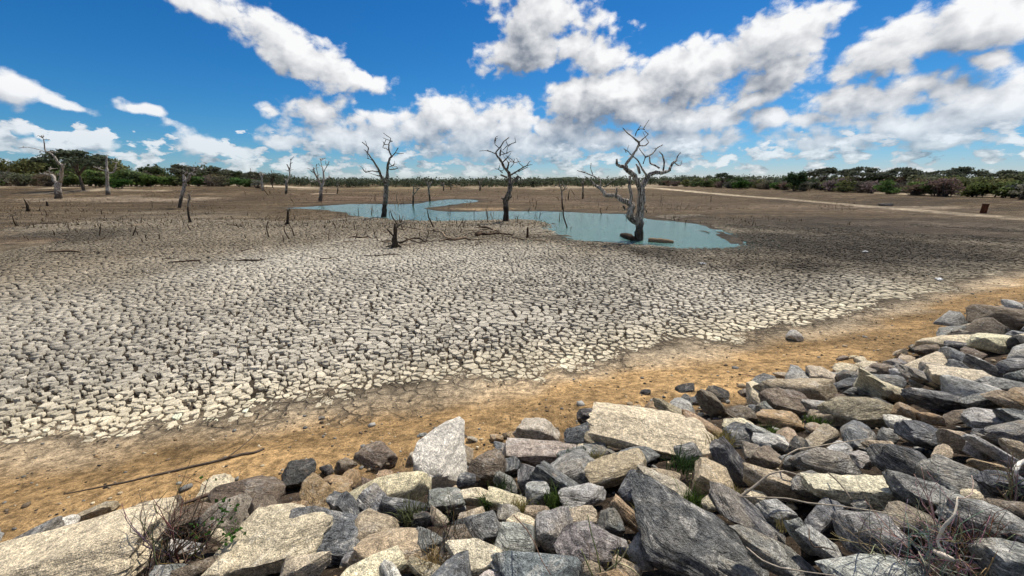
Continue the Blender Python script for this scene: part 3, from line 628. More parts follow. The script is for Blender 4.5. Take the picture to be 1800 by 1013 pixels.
def build_rocks():
    rng = np.random.default_rng(5); marks = []; later = []; occupied = []
    for (px, py, w, h, tl, col, lab) in ROCKS:
        sub = 5 if w * h > 9000 else 4 if w * h > 1200 else 3
        o, size, wd, hz = slope_rock(px, py, w, h, tl, col, rng, sub)
        occupied.append((o.location.x, o.location.y, size * .42))
        if lab:
            L, _, short = lab.partition('|'); tag(o, L, 'rock', ROCK_GROUP)
            if short: marks.append((o.location.copy(), short))
        else: later.append((o, col, size, wd / max(hz, .01)))
    # smaller stones packed into the gaps, down to the toe and a little beyond the frame
    n = 0; tries = 0
    while n < 120 and tries < 9000:
        tries += 1
        x, y = rng.uniform(-6.5, 17), rng.uniform(.4, 12); u, v, vs, vt = [float(np.asarray(q)) for q in shore(x, y)]
        if v > vt - .05 + .25 * rng.normal() ** 2 * .3 or v < .3 + (x > 6) * .8: continue
        d2 = math.hypot(x, y); r = float(np.clip(rng.lognormal(-2.15, .35), .06, .26)) * (1 + d2 * .05)
        if any((x - a) ** 2 + (y - b) ** 2 < (r * .5 + c * .72) ** 2 for a, b, c in occupied): continue
        fw = y * math.cos(PITCH) + (CAM_H - gz(x, y)) * math.sin(PITCH); zz = gz(x, y)
        px = 900 + FPX * x / fw; py = 506.5 + FPX * ((CAM_H - zz) * math.cos(PITCH) - y * math.sin(PITCH)) / fw
        if not (-120 < px < 1860 and py < 1100): continue
        rightness = min(max((px - 300) / 1200, 0), 1)
        col = rng.choice(list('GgLbTCBOP'), p=(lambda q: q / q.sum())(np.array([.2 + 1.2 * rightness, 1, .8, .2 + .6 * rightness, 1.1, .9, 1.2 - .6 * rightness, .5, .5])))
        V, F = rock_verts(rng, r, r * rng.uniform(.6, 1), r * rng.uniform(.4, .75), 3)
        o = mesh_obj('rock', V, F, M_ROCK, sharp=R(38)); o.location = (x, y, zz + r * .05 - .02); o.rotation_euler = (rng.normal(0, .35), rng.normal(0, .35), rng.uniform(0, 6.3))
        c, al = RC[col]; k = 1 + rng.normal(0, .1); o.color = (*[q * k for q in c], al)
        occupied.append((x, y, r * .9)); later.append((o, col, 2 * r, 1.6)); n += 1
    seen = {}
    for o, col, size, flat in later:
        p = o.location; mk = sorted(marks, key=lambda e: (e[0] - p).length)[:4]
        sz = 'tiny' if size < .17 else 'small' if size < .3 else 'medium' if size < .55 else 'large'
        sh = 'flat ' if flat > 2.2 else 'chunky ' if flat < 1.3 else ''
        def rel(m):
            dv = uv(p.x - m.x, p.y - m.y); dist = (m - p).length
            if abs(dv[1]) > abs(dv[0]): return 'on the lake side of' if dv[1] > 0 else 'uphill of'
            return 'beside' if dist < .9 else 'some way along from'
        head = f'{sz} {sh}{RN[col]} stone'; forms = [f'{head} {rel(mk[0][0])} the {mk[0][1]}']
        for i in range(3):
            for j in range(i + 1, 4):
                if (mk[i][0] - p).dot(mk[j][0] - p) < 0: forms.append(f'{head} between the {mk[i][1]} and the {mk[j][1]}')
        forms += [f'{head} {rel(m)} the {n_}' for m, n_ in mk[1:3]]
        lab = next((f for f in forms if f not in seen and len(f.split()) <= 16), forms[0]); seen[lab] = 1
        tag(o, lab, 'rock', ROCK_GROUP)
    print('rocks', len(ROCKS) + n)
    # rubble in the gaps: too many and too small to count
    V2, F2 = ICO[2]; VV = []; FF = []; CC = []; base = 0; V1, F1 = ico(1)
    k = 0
    while k < 4200:
        x, y = rng.uniform(-7.5, 19), rng.uniform(.3, 14); u, v, vs, vt = [float(np.asarray(q)) for q in shore(x, y)]
        if v < -.3 or v > vs: continue
        if v > vt and rng.random() > .06 + .25 * max(0, 1 - (v - vt) / .5): continue
        r = float(np.clip(rng.lognormal(-3.6, .5), .008, .085)); k += 1
        q = V1 * (1 + rng.uniform(-.3, .3, (len(V1), 1))) * np.array([r, r * rng.uniform(.5, 1), r * rng.uniform(.35, .7)]); a = rng.uniform(0, 6.3); ca, sa = math.cos(a), math.sin(a)
        q = np.column_stack([q[:, 0] * ca - q[:, 1] * sa + x, q[:, 0] * sa + q[:, 1] * ca + y, q[:, 2] + gz(x, y) + r * .2 - (.13 * float(sstep(.1, -.35, np.array(v - vt))))])
        VV.append(q); FF.append(F1 + base); base += len(q)
        c = np.array(RC[rng.choice(list('GgLTCBO'))][0]) * rng.uniform(.7, 1.1); CC.append(np.tile(c, (len(q), 1)))
    for _ in range(3200):                                  # grit and pebbles strewn over the sand
        u0 = rng.uniform(-8, 26); k_ = rng.random(); vs = float(np.interp(u0, SAND_U, SAND_V)); vt = float(np.interp(u0, TOE_U, TOE_V)); v0 = vt - .2 + (vs - vt + .6) * k_ ** 1.4; x, y = u0 * UV[0] + v0 * NV[0], u0 * UV[1] + v0 * NV[1]
        r = float(np.clip(rng.lognormal(-4.5, .55), .004, .035)); q = V1[:, :] * (1 + rng.uniform(-.3, .3, (len(V1), 1))) * np.array([r, r * rng.uniform(.5, 1), r * .5])
        q = q + np.array([x, y, gz(x, y) + r * .2]); VV.append(q); FF.append(F1 + base); base += len(q); CC.append(np.tile(np.array(RC[rng.choice(list('gTCBOKB'))][0]) * rng.uniform(.5, 1.1), (len(q), 1)))
    m = plate_material(); m.name = 'rubble'
    tag(mesh_obj('rubble', np.concatenate(VV), np.concatenate(FF), m, smooth=False, attrs={'tint': np.concatenate(CC)}), kind='stuff')
build_rocks()

# stones lying out on the sand
rs = np.random.default_rng(21)
for px, py, w, h, tl, c, lab in [(1398,592,24,22,35,'W','single pointed pale stone standing where the cracked mud meets the sand'),(1380,661,36,11,4,'T','thin flat tan stone on the sand beside the layered boulder'),(1480,630,24,9,0,'B','flat brown stone lying on the sand past the sloping cream slab'),
    (1500,628,20,7,0,'C','flat cream stone lying on the sand past the sloping cream slab'),(742,765,16,9,0,'g','small grey stone on the sand near the white speckled boulder'),(812,767,14,9,0,'K','pair of little dark stones on the orange sand'),(830,773,20,12,0,'P','pair of little dark stones on the orange sand'),(1310,690,20,14,0,'B','small brown stone on the sand by the layered boulder'),
    (565,735,10,6,0,'G','tiny dark stone on the sand at the edge of the mud')]:
    o, *_ = slope_rock(px, py, w, h, tl, c, rs, 3, 'stone', .22); tag(o, lab, 'stone', 'loose stones on the sand')

# ------------------------------------------------------------------ tubes: trunks, branches, sticks
def smooth_path(P, n):
    P = np.asarray(P, float); m = len(P)
    if m == 2: t = np.linspace(0, 1, n)[:, None]; return P[0] * (1 - t) + P[1] * t
    Q = np.vstack([2 * P[0] - P[1], P, 2 * P[-1] - P[-2]]); out = []
    for t in np.linspace(0, m - 1 - 1e-6, n):
        i = int(t); f = t - i; p0, p1, p2, p3 = Q[i], Q[i + 1], Q[i + 2], Q[i + 3]
        out.append(.5 * (p1 * (1 - f) + p2 * f) + .25 * (2 * p1 + (p2 - p0) * f + (2 * p0 - 5 * p1 + 4 * p2 - p3) * f ** 2 + (3 * p1 - p0 - 3 * p2 + p3) * f ** 3))
    return np.array(out)
def tube(P, rad, sides=8, rng=None, knob=.12, seg=None):
    n = seg or max(4, (len(P) - 1) * 4 + 1); Q = smooth_path(np.column_stack([P, rad]), n); C = Q[:, :3]; r = np.maximum(Q[:, 3], 1e-3)
    T = np.gradient(C, axis=0); T /= np.linalg.norm(T, axis=1)[:, None] + 1e-9; ref = np.array([.31, .94, .12]); V = []
    for i in range(n):
        a = np.cross(T[i], ref); a /= np.linalg.norm(a) + 1e-9; b = np.cross(T[i], a)
        for k in range(sides):
            th = 2 * math.pi * k / sides; rr = r[i] * (1 + (rng.normal(0, knob) if rng is not None else 0)); V.append(C[i] + rr * (a * math.cos(th) + b * math.sin(th)))
    V.append(C[0]); V.append(C[-1]); F = []
    for i in range(n - 1):
        for k in range(sides):
            k1 = (k + 1) % sides; F.append((i * sides + k, i * sides + k1, (i + 1) * sides + k1, (i + 1) * sides + k))
    c0, c1 = n * sides, n * sides + 1
    for k in range(sides):
        k1 = (k + 1) % sides; F.append((c0, k1, k)); F.append((c1, (n - 1) * sides + k, (n - 1) * sides + k1))
    return np.array(V), F
TRACES = {}
def dead_tree(name, label, origin, scale, paths, tint=(1, 1, 1), seed=1, cat='dead tree', mat=None, group='dead trees standing in the dried lake', depth_sp=.55, twigs=1.0, fat=1.0):
    """paths: lists of (X, Y, half-width) read off an enlarged crop with that origin and scale; the first is the trunk"""
    rng = np.random.default_rng(seed); to = lambda q: (origin[0] + q[0] / scale, origin[1] + q[1] / scale)
    bx, by = to(paths[0][0]); base, t = hit(bx, by); Y = base.y
    root = empty(name, base); tag(root, label, cat, group); done = []; s = None
    for pi, path in enumerate(paths):
        pts = []; rad = []; last = path[0][2] if len(path[0]) > 2 else 3
        for q in path:
            px, py = to(q); d = ray(px, py); tt = Y / d[1]; pts.append([d[0] * tt, Y, CAM_H + d[2] * tt])
            last = q[2] if len(q) > 2 else last * .7; rad.append(max(last * fat / scale * tt / FPX, .6 * tt / FPX) / math.hypot(1, d[0] / d[1]))
        pts = np.array(pts); L = np.concatenate([[0], np.cumsum(np.linalg.norm(np.diff(pts, axis=0), axis=1))])
        d0 = 0.0
        if done:
            A = np.concatenate(done); i = int(np.argmin(np.linalg.norm(A[:, [0, 2]] - pts[0][[0, 2]], axis=1))); d0 = A[i, 1] - Y
        sl = 0 if pi == 0 else rng.choice([-1, 1]) * rng.uniform(.25, 1) * depth_sp
        off = d0 + sl * L + (rng.normal(0, .03, len(L)) * L); pts = np.array([0, 0, CAM_H]) + (pts - [0, 0, CAM_H]) * (1 + off / Y)[:, None]; rad = list(np.array(rad) * (1 + off / Y))
        if pi == 0:                                            # root flare, set into the ground
            pts = np.vstack([pts[0] - [0, 0, .25], pts]); rad = [rad[0] * 1.35] + rad; rad[1] *= 1.12
        sides = 10 if max(rad) > .15 else 7 if max(rad) > .05 else 5
        V, F = tube(pts + (rng.normal(0, .35, pts.shape) * np.array(rad)[:, None] if pi else 0), rad, sides, rng, .17)
        o = mesh_obj('trunk' if pi == 0 else 'branch', V - np.array(base), F, mat or M_BARK, root); o.color = (*tint, 1)
        done.append(smooth_path(pts, len(pts) * 4))
    # a few short broken twigs on the thinner limbs
    for k in range(int((6 + len(paths) * 1.8) * twigs)):
        A = done[rng.integers(min(1, len(done) - 1), len(done))]; p = A[rng.integers(len(A) // 2, len(A))]; l = rng.uniform(.3, 1.3) * (.55 + .45 * twigs); dv = rng.normal(0, 1, 3); dv[2] = abs(dv[2]) * .8 + .15; dv /= np.linalg.norm(dv); tw = max(.42 * base.y / FPX, .008)
        if p[2] - base.z < 1.2: continue
        V, F = tube(np.array([p, p + dv * l * .5 + rng.normal(0, .09, 3), p + dv * l + rng.normal(0, .08, 3)]), [tw * 1.6, tw * 1.15, tw * .7], 4, rng); o = mesh_obj('twig', V - np.array(base), F, mat or M_BARK, root); o.color = (*tint, 1)
    return root

A0, AS = (1010, 210), 4.405
dead_tree('dead_tree', 'large dead tree with twisted bare limbs and a low arm stretched over the pond', A0, AS, [
 [(500,940,27),(500,850,25),(505,760,27),(512,650,24),(518,560,25),(517,515,23)],
 [(515,560,20),(487,490,18),(457,437,16),(410,402,14),(370,367,12),(332,347,9),(326,305,6)],
 [(402,392,11),(400,345,10),(440,290,9),(475,235,8),(497,185,7),(450,135,5),(410,105,4),(373,66,3)],
 [(497,182,5),(530,150,4),(573,116,3)],[(498,200,5),(545,205,4),(575,178,4)],[(468,130,4),(485,88,3),(510,75,3),(545,80,3)],[(488,82,3),(517,45,2)],
 [(437,275,4),(410,245,3),(379,226,2)],[(560,436,9),(535,400,7),(515,360,5),(490,318,5),(453,289,4)],[(530,345,4),(546,292,4),(520,255,3),(500,225,2)],[(545,296,5),(600,265,5),(640,225,4),(682,199,3)],
 [(520,530,20),(545,480,18),(577,436,15),(630,410,12),(680,405,11),(725,395,9),(745,360,8),(765,330,8),(788,325,5),(797,288,4),(821,257,3)],
 [(765,330,5),(790,345,4),(803,362,4)],[(685,392,7),(691,332,6),(683,277,5),(655,250,3)],[(657,378,6),(622,355,5),(590,342,5),(582,283,4)],
 [(428,662,11),(437,590,10),(430,520,10),(428,440,9)],
 [(478,800,26),(432,755,24),(410,705,23),(418,660,19),(370,622,16),(320,600,13),(240,588,14),(210,555,11),(160,515,8),(120,465,5),(78,443,3)],
 [(200,540,7),(203,470,5),(150,440,4),(90,415,3),(18,395,2)],[(140,432,3),(125,380,2),(128,338,1.5)],[(232,525,4),(275,490,3),(328,453,2)],[(325,598,8),(325,530,5)],[(400,705,8),(378,668,5)],[(500,420,10),(495,375,8),(475,345,3)],[(560,720,5),(540,690,5)]],
 (.92, .9, .87), 3, depth_sp=.35, twigs=.25, fat=1.18)
dead_tree('dead_tree', 'tall dark dead tree forking into two thin arms on the near pond shore', (620, 230), 5.955, [
 [(328,905,24),(334,800,21),(345,700,24),(350,600,22),(347,545,20)],[(360,570,16),(362,450,15),(370,370,12),(390,300,9),(400,265,8),(375,205,6),(375,140,5),(388,115,4),(418,110,3)],
 [(386,118,3),(400,80,3),(362,52,2),(322,23,2)],[(372,205,4),(340,182,4),(316,176,4),(352,88,3)],[(402,275,6),(440,240,5),(477,178,3)],[(452,232,4),(490,240,3),(533,238,2)],[(385,405,5),(430,405,4),(470,392,4)],[(385,380,4),(430,365,3)],
 [(338,545,15),(290,470,12),(270,400,10),(225,335,8),(175,260,6),(155,230,5),(165,180,5),(122,138,4),(96,116,3)],[(272,432,6),(200,420,5),(140,432,6),(105,400,3)],[(217,325,4),(190,300,3),(150,288,3)],[(155,225,4),(118,200,4)],[(285,480,6),(250,465,5)]],
 (.62, .60, .57), 8, twigs=.6, fat=1.1)  # bark tint darkened, so the backlit shade is in the colour
dead_tree('dead_tree', 'dark knotty dead tree with a crooked crown at the pond narrows', (840, 230), 5.955, [
 [(290,945,24),(295,830,24),(290,740,26),(330,640,21),(340,570,19),(335,500,16),(325,440,14),(280,390,12),(245,320,11),(200,260,9),(190,225,7),(240,165,6),(270,115,5),(326,71,4)],
 [(190,240,5),(150,225,4),(97,205,3)],[(225,185,4),(180,150,3),(174,108,3)],[(232,270,8),(238,215,7),(245,190,4)],[(262,205,4),(310,155,4),(397,121,4)],[(240,252,4),(310,235,3)],[(258,330,6),(300,285,6),(320,268,4)],[(310,405,9),(320,340,7),(315,325,4)],
 [(342,472,8),(410,425,7),(470,385,6),(521,361,4)],[(425,430,4),(470,402,4),(523,381,3)],[(340,570,15),(390,520,14),(420,480,10),(457,490,5)],[(312,487,9),(240,460,8)],[(262,445,5),(210,400,4)],[(296,740,12),(245,700,10)],[(305,725,10),(357,690,8)],[(340,385,4),(375,350,3),(382,298,2)],[(345,540,8),(300,510,8)],[(395,520,8),(430,545,5)]],
 (.50, .48, .45), 14, twigs=.8, fat=1.12)  # low tint paints this tree's backlit darkness into its bark
dead_tree('dead_tree', 'massive bleached dead tree with a leaning split trunk by the sandy bank', (20, 210), 5.957, [
 [(490,830,42),(490,740,40),(480,655,38)],[(462,665,26),(425,592,22),(380,580,13),(303,570,8)],[(405,590,8),(395,508,5)],[(500,660,26),(515,560,20),(537,490,18),(490,440,15),(460,390,14),(400,345,11),(357,332,8),(342,230,5),(324,183,4)],
 [(362,345,6),(260,310,5),(160,292,4),(72,300,3)],[(405,350,8),(480,340,6)],[(545,490,10),(560,470,5)],[(335,200,3),(318,190,2)]],(1.25, 1.22, 1.18), 5)
dead_tree('dead_tree', 'slim bleached dead tree with two short raised arms before the green scrub', (20, 210), 5.957, [
 [(1015,790,24),(1005,680,20),(1000,560,18),(995,480,13),(1000,380,8)],[(1004,560,11),(1070,550,9),(1095,510,8),(1102,458,5)],[(990,540,8),(930,520,6),(868,500,4)]],(1.2, 1.18, 1.15), 6)
T7 = (280, 260)
dead_tree('dead_tree', 'leaning broken dead trunk with a white peeled top', T7, 5.294, [[(190,560,14),(200,480,18),(228,385,18),(236,310,18),(225,250,13)],[(236,320,16),(270,290,18),(290,240,11),(337,254,6)],[(290,245,6),(332,198,3)],[(225,258,9),(262,230,9)]],(1.1, 1.08, 1.08), 7)
dead_tree('dead_tree', 'thin dead tree with a kinked top before the scrub', T7, 5.294, [[(1178,430,10),(1185,340,12),(1178,300,8),(1158,288,4)],[(1185,345,9),(1215,270,7),(1210,200,7),(1188,155,5)],[(1210,200,5),(1220,165,3),(1226,110,2)]],(.85, .84, .8), 9)
dead_tree('dead_tree', 'white dead tree with many upright twigs at the tip of the pond', T7, 5.294, [[(1500,500,18),(1505,400,15),(1510,350,14)],[(1506,360,11),(1480,290,10),(1445,235,8),(1435,178,3)],[(1482,302,5),(1440,318,3),(1408,312,2)],[(1450,242,5),(1410,215,3)],[(1516,355,11),(1535,290,10),(1525,220,6),(1512,160,3),(1496,95,2)],[(1535,302,6),(1592,272,5)],[(1530,232,4),(1555,180,3),(1582,128,2)],[(1480,270,3),(1460,170,2)]],(1.15, 1.13, 1.1), 10)
dead_tree('dead_tree', 'slender grey dead tree standing by a white sand streak', T7, 5.294, [[(965,402,7),(955,330,7),(957,240,6)],[(957,300,4),(935,235,4)],[(957,290,3),(975,240,3)]],(1.1, 1.1, 1.1), 11)
for lab, pths, sd in [('small dead tree with a curved arm before the brown thicket', [[(875,345,5),(865,300,5),(880,250,4),(850,215,3),(850,190,2)],[(875,280,3),(900,235,2)]], 12), ('small dead tree with a short fork next to the green thicket', [[(1045,345,5),(1050,300,5),(1050,250,4),(1040,205,3)],[(1050,280,3),(1090,265,2)]], 13)]:
    dead_tree('dead_tree', lab, T7, 5.294, pths, (1, 1, 1), sd)
T2, T3 = (420, 220), (840, 200)
for lab, org, sc, pths, sd in [('bare dead pole tree rising from the far arm of the pond', T2, 3.896, [[(1192,560,6),(1195,480,5),(1197,405,2)],[(1196,480,2),(1235,430,1.5)]], 31), ('forked dead tree on the brown flat behind the pond arm', T2, 3.896, [[(1308,525,5),(1300,440,6),(1290,390,3)],[(1300,430,4),(1318,390,3)],[(1300,420,3),(1268,375,2)]], 32),
    ('dead tree with a pale fork beyond the sandy spit', T2, 3.896, [[(1650,450,5),(1652,410,5),(1640,380,3)],[(1652,415,3),(1665,375,2)]], 33), ('short dark dead stem standing before the far wood', T2, 3.896, [[(1402,450,4),(1400,395,4)],[(1400,420,2),(1385,400,2)]], 34),
    ('thin dead tree with raised twigs across the pond narrows', T3, 3.896, [[(580,658,5),(575,560,5),(572,520,4)],[(573,540,3),(605,500,2)],[(573,530,3),(562,495,2)]], 35), ('straight dead tree with a blunt pale top on the far flat', T3, 3.896, [[(718,585,5),(720,500,5),(712,465,4)],[(720,500,4),(727,462,3)]], 36),
    ('thin dark stem standing on the far flat between two dead trees', T3, 3.896, [[(620,590,3),(620,540,3)]], 37), ('slim dark pole on the brown flat near the fork of the pond', T2, 3.896, [[(675,470,3),(678,400,3)]], 38), ('lone dark post-like stem before the dark far wood', T2, 3.896, [[(1452,445,2.5),(1452,400,2.5)]], 39)]:
    dead_tree('dead_tree', lab, org, sc, pths, (.7, .68, .64), sd)
# stumps
dead_tree('stump', 'broken grey stump with two snapped arms and spreading roots on the cracked mud', (600, 370), 4.286, [[(402,278,26),(405,190,17),(408,130,15),(404,98,9)],[(412,140,9),(440,105,6),(482,84,4)],[(395,195,8),(365,165,7),(340,135,5)],[(400,262,9),(350,270,6),(312,285,4)],[(420,262,9),(445,272,7),(470,290,3)],[(425,130,5),(428,95,3)],[(415,240,6),(455,235,5),(500,215,3)]],(.62, .58, .53), 41, 'stump', group='stumps on the lake bed')
dead_tree('stump', 'tall thin snag with a bleached tip beside the leaning broken trunk', T7, 5.294, [[(287,692,15),(265,570,9),(270,510,8),(285,448,7)],[(267,520,5),(290,480,4)]],(.6, .57, .53), 42, 'stump', group='stumps on the lake bed')
dead_tree('stump', 'dark upright stump with a bent top on the dry flat short of the pond', T7, 5.294, [[(1192,712,14),(1195,640,10),(1200,590,10),(1222,568,5)],[(1197,600,6),(1185,568,4)],[(1190,700,7),(1150,720,3)]],(.5, .47, .43), 43, 'stump', group='stumps on the lake bed')
dead_tree('stump', 'dark jagged stump with side spikes on the flat before the bleached trees', (20, 210), 5.957, [[(175,965,20),(165,900,14),(140,850,7),(125,822,3)],[(160,930,7),(100,920,4)],[(170,940,7),(205,945,4)],[(158,880,5),(185,905,5)]],(.42, .38, .34), 44, 'stump', group='stumps on the lake bed')
dead_tree('stump', 'short dark stump lump near the massive bleached tree', (20, 210), 5.957, [[(375,908,14),(372,880,12),(370,858,6)],[(378,890,6),(395,900,5)]],(.42, .38, .34), 45, 'stump', group='stumps on the lake bed')
dead_tree('stump', 'short reddish post-like stump on the shelf of mud before the pond', (600, 370), 4.286, [[(1402,205,9),(1403,160,9),(1404,128,6)]],(.55, .36, .28), 46, 'stump', group='stumps on the lake bed')
# ------------------------------------------------------------------ living scrub and trees
def leaf_cloud(rng, lobes, n, size):
    """n small leaf-clump faces spread through ellipsoid lobes (x, y, z, rx, ry, rz)"""
    w = np.array([l[3] * l[4] * l[5] for l in lobes]) ** .7; idx = rng.choice(len(lobes), n, p=w / w.sum()); L = np.array(lobes)[idx]
    d = rng.normal(0, 1, (n, 3)); d /= np.linalg.norm(d, axis=1)[:, None]; rr = rng.random((n, 1)) ** .45
    C = L[:, :3] + d * rr * L[:, 3:] * (1 + rng.normal(0, .10, (n, 1)))
    keep = C[:, 2] > .05; C = C[keep]; d = d[keep]; n = len(C)
    N = d + rng.normal(0, .7, (n, 3)) + np.array([0, 0, .4]); N /= np.linalg.norm(N, axis=1)[:, None]
    A = np.cross(N, rng.normal(0, 1, (n, 3))); A /= np.linalg.norm(A, axis=1)[:, None]; B = np.cross(N, A)
    s = (size * rng.uniform(.5, 1.4, n))[:, None]; k = rng.uniform(.45, .9, n)[:, None]
    V = np.stack([C - A * s, C - B * s * k, C + A * s, C + B * s * k], 1).reshape(-1, 3)
    return V, np.arange(4 * n).reshape(-1, 4), np.repeat(rng.random(n), 4)
def make_shrub(rng, w, h, n, size, bare=False):
    lobes = []
    for k in range(11):
        a = rng.uniform(0, 6.3); r = rng.uniform(0, .7) * w / 2; z = rng.uniform(.25, .8) * h; s = rng.uniform(.16, .32)
        lobes.append((r * math.cos(a), r * math.sin(a), z, w * s, w * s, h * rng.uniform(.13, .26)))
    root = empty('shrub', (0, 0, 0)); V, F, a = leaf_cloud(rng, lobes, n, size); mesh_obj('foliage', V, F, M_LEAF, root, smooth=False, attrs={'leaf': a})
    VV = []; FF = []; b = 0
    for k in range(9 if not bare else 34):
        lx = lobes[k % 11]; p = np.array([rng.normal(0, w * .08), rng.normal(0, w * .08), -.2]); q = np.array(lx[:3]) * [1, 1, 1.1] + rng.normal(0, .18 * h, 3) * bare
        v, f = tube(np.array([p, (p + q) / 2 + rng.normal(0, .12 * w, 3) * .4, q]), [.07, .05, .02], 5, rng, .1, 6); VV.append(v); FF += [tuple(i + b for i in t) for t in f]; b += len(v)
    mesh_obj('stems', np.concatenate(VV), FF, M_TRUNK, root)
    return root
def make_tree(rng, w, h, flat, n, size, dead_top=False):
    lobes = []; root = empty('tree', (0, 0, 0)); th = h * (.42 if flat else .34)
    nl = 16
    for k in range(nl):
        a = 6.28 * k / nl + rng.uniform(-.4, .4); r = math.sqrt(rng.random()) * .84 * w / 2
        if flat: z = h * (.86 - .34 * (2 * r / w) ** 2) + rng.normal(0, .03 * h); lobes.append((r * math.cos(a), r * math.sin(a), z, w * rng.uniform(.12, .2), w * rng.uniform(.12, .2), h * rng.uniform(.05, .1)))
        else: z = h * rng.uniform(.42, .84); r *= 1 - .5 * abs(z / h - .6) / .4; lobes.append((r * math.cos(a), r * math.sin(a), z, w * rng.uniform(.15, .24), w * rng.uniform(.15, .24), h * rng.uniform(.12, .2)))
    V, F, a = leaf_cloud(rng, lobes, n, size); mesh_obj('crown', V, F, M_LEAF, root, smooth=False, attrs={'leaf': a})
    tr = np.array([[0, 0, -.5], [rng.normal(0, .02) * h, 0, th * .6], [rng.normal(0, .03) * h, rng.normal(0, .03) * h, th]]); r0 = .028 * h
    v, f = tube(tr, [r0 * 1.3, r0, r0 * .85], 8, rng); mesh_obj('trunk', v, f, M_TRUNK, root)
    VV = []; FF = []; b = 0
    for l in lobes:
        q = np.array(l[:3]); m = tr[2] * .5 + q * .5 + np.array([0, 0, .03 * h]); v, f = tube(np.array([tr[2] - [0, 0, .1 * h * rng.random()], m, q]), [r0 * .5, r0 * .3, r0 * .1], 5, rng, .1, 7); VV.append(v); FF += [tuple(i + b for i in t) for t in f]; b += len(v)
    mesh_obj('limbs', np.concatenate(VV), FF, M_TRUNK, root)
    return root
def put(proto, first, px, Y, sc, label, cat, group, col, rot, X=None, zs=1.0):
    o = proto if first else copy_tree(proto)
    X = Y * (px - 900) / 702 if X is None else X
    o.location = (X, Y, gz(X, Y) - .05); o.scale = (sc, sc, sc * zs); o.rotation_euler = (0, 0, rot); tag(o, label, cat, group)
    for c in o.children:
        if c.name.startswith(('foliage', 'crown')): c.color = (*col, 1)
    return o
def build_scrub():
    rng = np.random.default_rng(31)
    GREEN, OLIVE, DARK, BROWN, GREY = (.105, .155, .045), (.145, .150, .060), (.075, .098, .042), (.160, .136, .094), (.19, .17, .138)
    shrubs = [make_shrub(rng, 5, 3, 1500, .22) for _ in range(4)] + [make_shrub(rng, 5, 2.8, 650, .17, True) for _ in range(3)]
    used = [False] * 7; tu = {}
    trees = {'flat': [make_tree(rng, 9, 6.5, True, 1700, .24) for _ in range(3)], 'round': [make_tree(rng, 6, 6, False, 2200, .24) for _ in range(2)]}
    def shrub(k, px, Y, sc, lab, grp, col, X=None, zs=1.0):
        o = put(shrubs[k], not used[k], px, Y, sc * rng.uniform(.88, 1.12), lab, 'shrub', grp, tuple(c * rng.uniform(.85, 1.15) for c in col), rng.uniform(0, 6.3), X, zs); used[k] = True; return o
    def tree(kind, k, px, Y, sc, lab, grp, col, zs=1.0):
        o = put(trees[kind][k], not tu.get((kind, k)), px, Y, sc, lab, 'tree', grp, col, rng.uniform(0, 6.3), None, zs); tu[(kind, k)] = True; return o
    LG, RG = 'scrub along the bank behind the bleached dead trees', 'scrub behind the sandy track'
    # bank behind the bleached trees
    for i in range(34):
        px = -60 + 530 * (i + rng.uniform(-.4, .4)) / 34; Y = rng.uniform(128, 142); c = [GREEN, GREEN, OLIVE, BROWN][rng.integers(4)] if px < 330 else [BROWN, GREY, OLIVE, GREEN][rng.integers(4)]
        nm = {GREEN: 'bright green leafy', OLIVE: 'olive-green', BROWN: 'brown half-bare', GREY: 'grey leafless'}[c]
        k = rng.integers(4) if c in (GREEN, OLIVE) else 4 + rng.integers(3)
        shrub(k, px, Y, (1.75 if px < 260 else 1.35) * (1 - .25 * (px > 400)), f'{nm} shrub on the bank behind the bleached dead trees', LG, c)
    for i in range(12):
        px = -40 + 500 * i / 12 + rng.uniform(-15, 15); tree('round', i % 2, px, rng.uniform(150, 165), 1.75 - .5 * (px > 230) - .25 * (px > 380), 'dark tree rising over the scrub behind the bleached dead trees', LG, DARK if rng.random() < .6 else OLIVE)
    tree('flat', 0, 146, 112, 1.8, 'broad umbrella-crowned tree behind the massive bleached dead tree', LG, (.080, .095, .058), 1.0)
    shrub(0, 212, 118, 1.05, 'low bright green bush by the foot of the slim bleached tree', LG, (.05, .09, .022)); shrub(1, 178, 124, 1.2, 'rounded green bush between the two bleached dead trees', LG, (.05, .085, .022))
    for nth, (px, sc, Y) in zip(('first', 'second', 'third', 'fourth'), ((328, 1.15, 138), (385, 1.1, 145), (448, .95, 150), (480, .9, 158))): tree('flat', int(rng.integers(3)), px, Y, sc, nth + ' flat-topped tree along the bank from the leaning broken trunk', LG, (.11, .115, .075))
    # scrub behind the sandy track
    for i in range(58):
        t = (i + rng.uniform(-.4, .4)) / 58; t = max(t, 0); Y = 54 + 200 * t ** 1.7; X = 86 + rng.uniform(-3, 4) + 6 * t; c = [BROWN, GREY, BROWN, OLIVE, GREEN][rng.integers(5)]
        nm = {GREEN: 'green leafy', OLIVE: 'olive-green', BROWN: 'brown half-bare', GREY: 'grey leafless'}[c]
        shrub(rng.integers(4) if c in (GREEN, OLIVE) else 4 + rng.integers(3), 0, Y, 1.0 + .25 * rng.random(), f'{nm} shrub in the thicket behind the sandy track', RG, c, X)
    for i in range(44):
        t = (i + rng.uniform(-.4, .4)) / 44; t = max(t, 0); Y = 58 + 190 * t ** 1.6; X = 95 + rng.uniform(0, 9) + 6 * t; c = [BROWN, GREY, OLIVE, DARK][rng.integers(4)]
        nm = {DARK: 'dark green', OLIVE: 'olive-green', BROWN: 'brown half-bare', GREY: 'grey leafless'}[c]
        shrub(rng.integers(4) if c in (DARK, OLIVE) else 4 + rng.integers(3), 0, Y, 1.3 + .3 * rng.random(), f'{nm} shrub deep in the thicket behind the sandy track', RG, c, X)
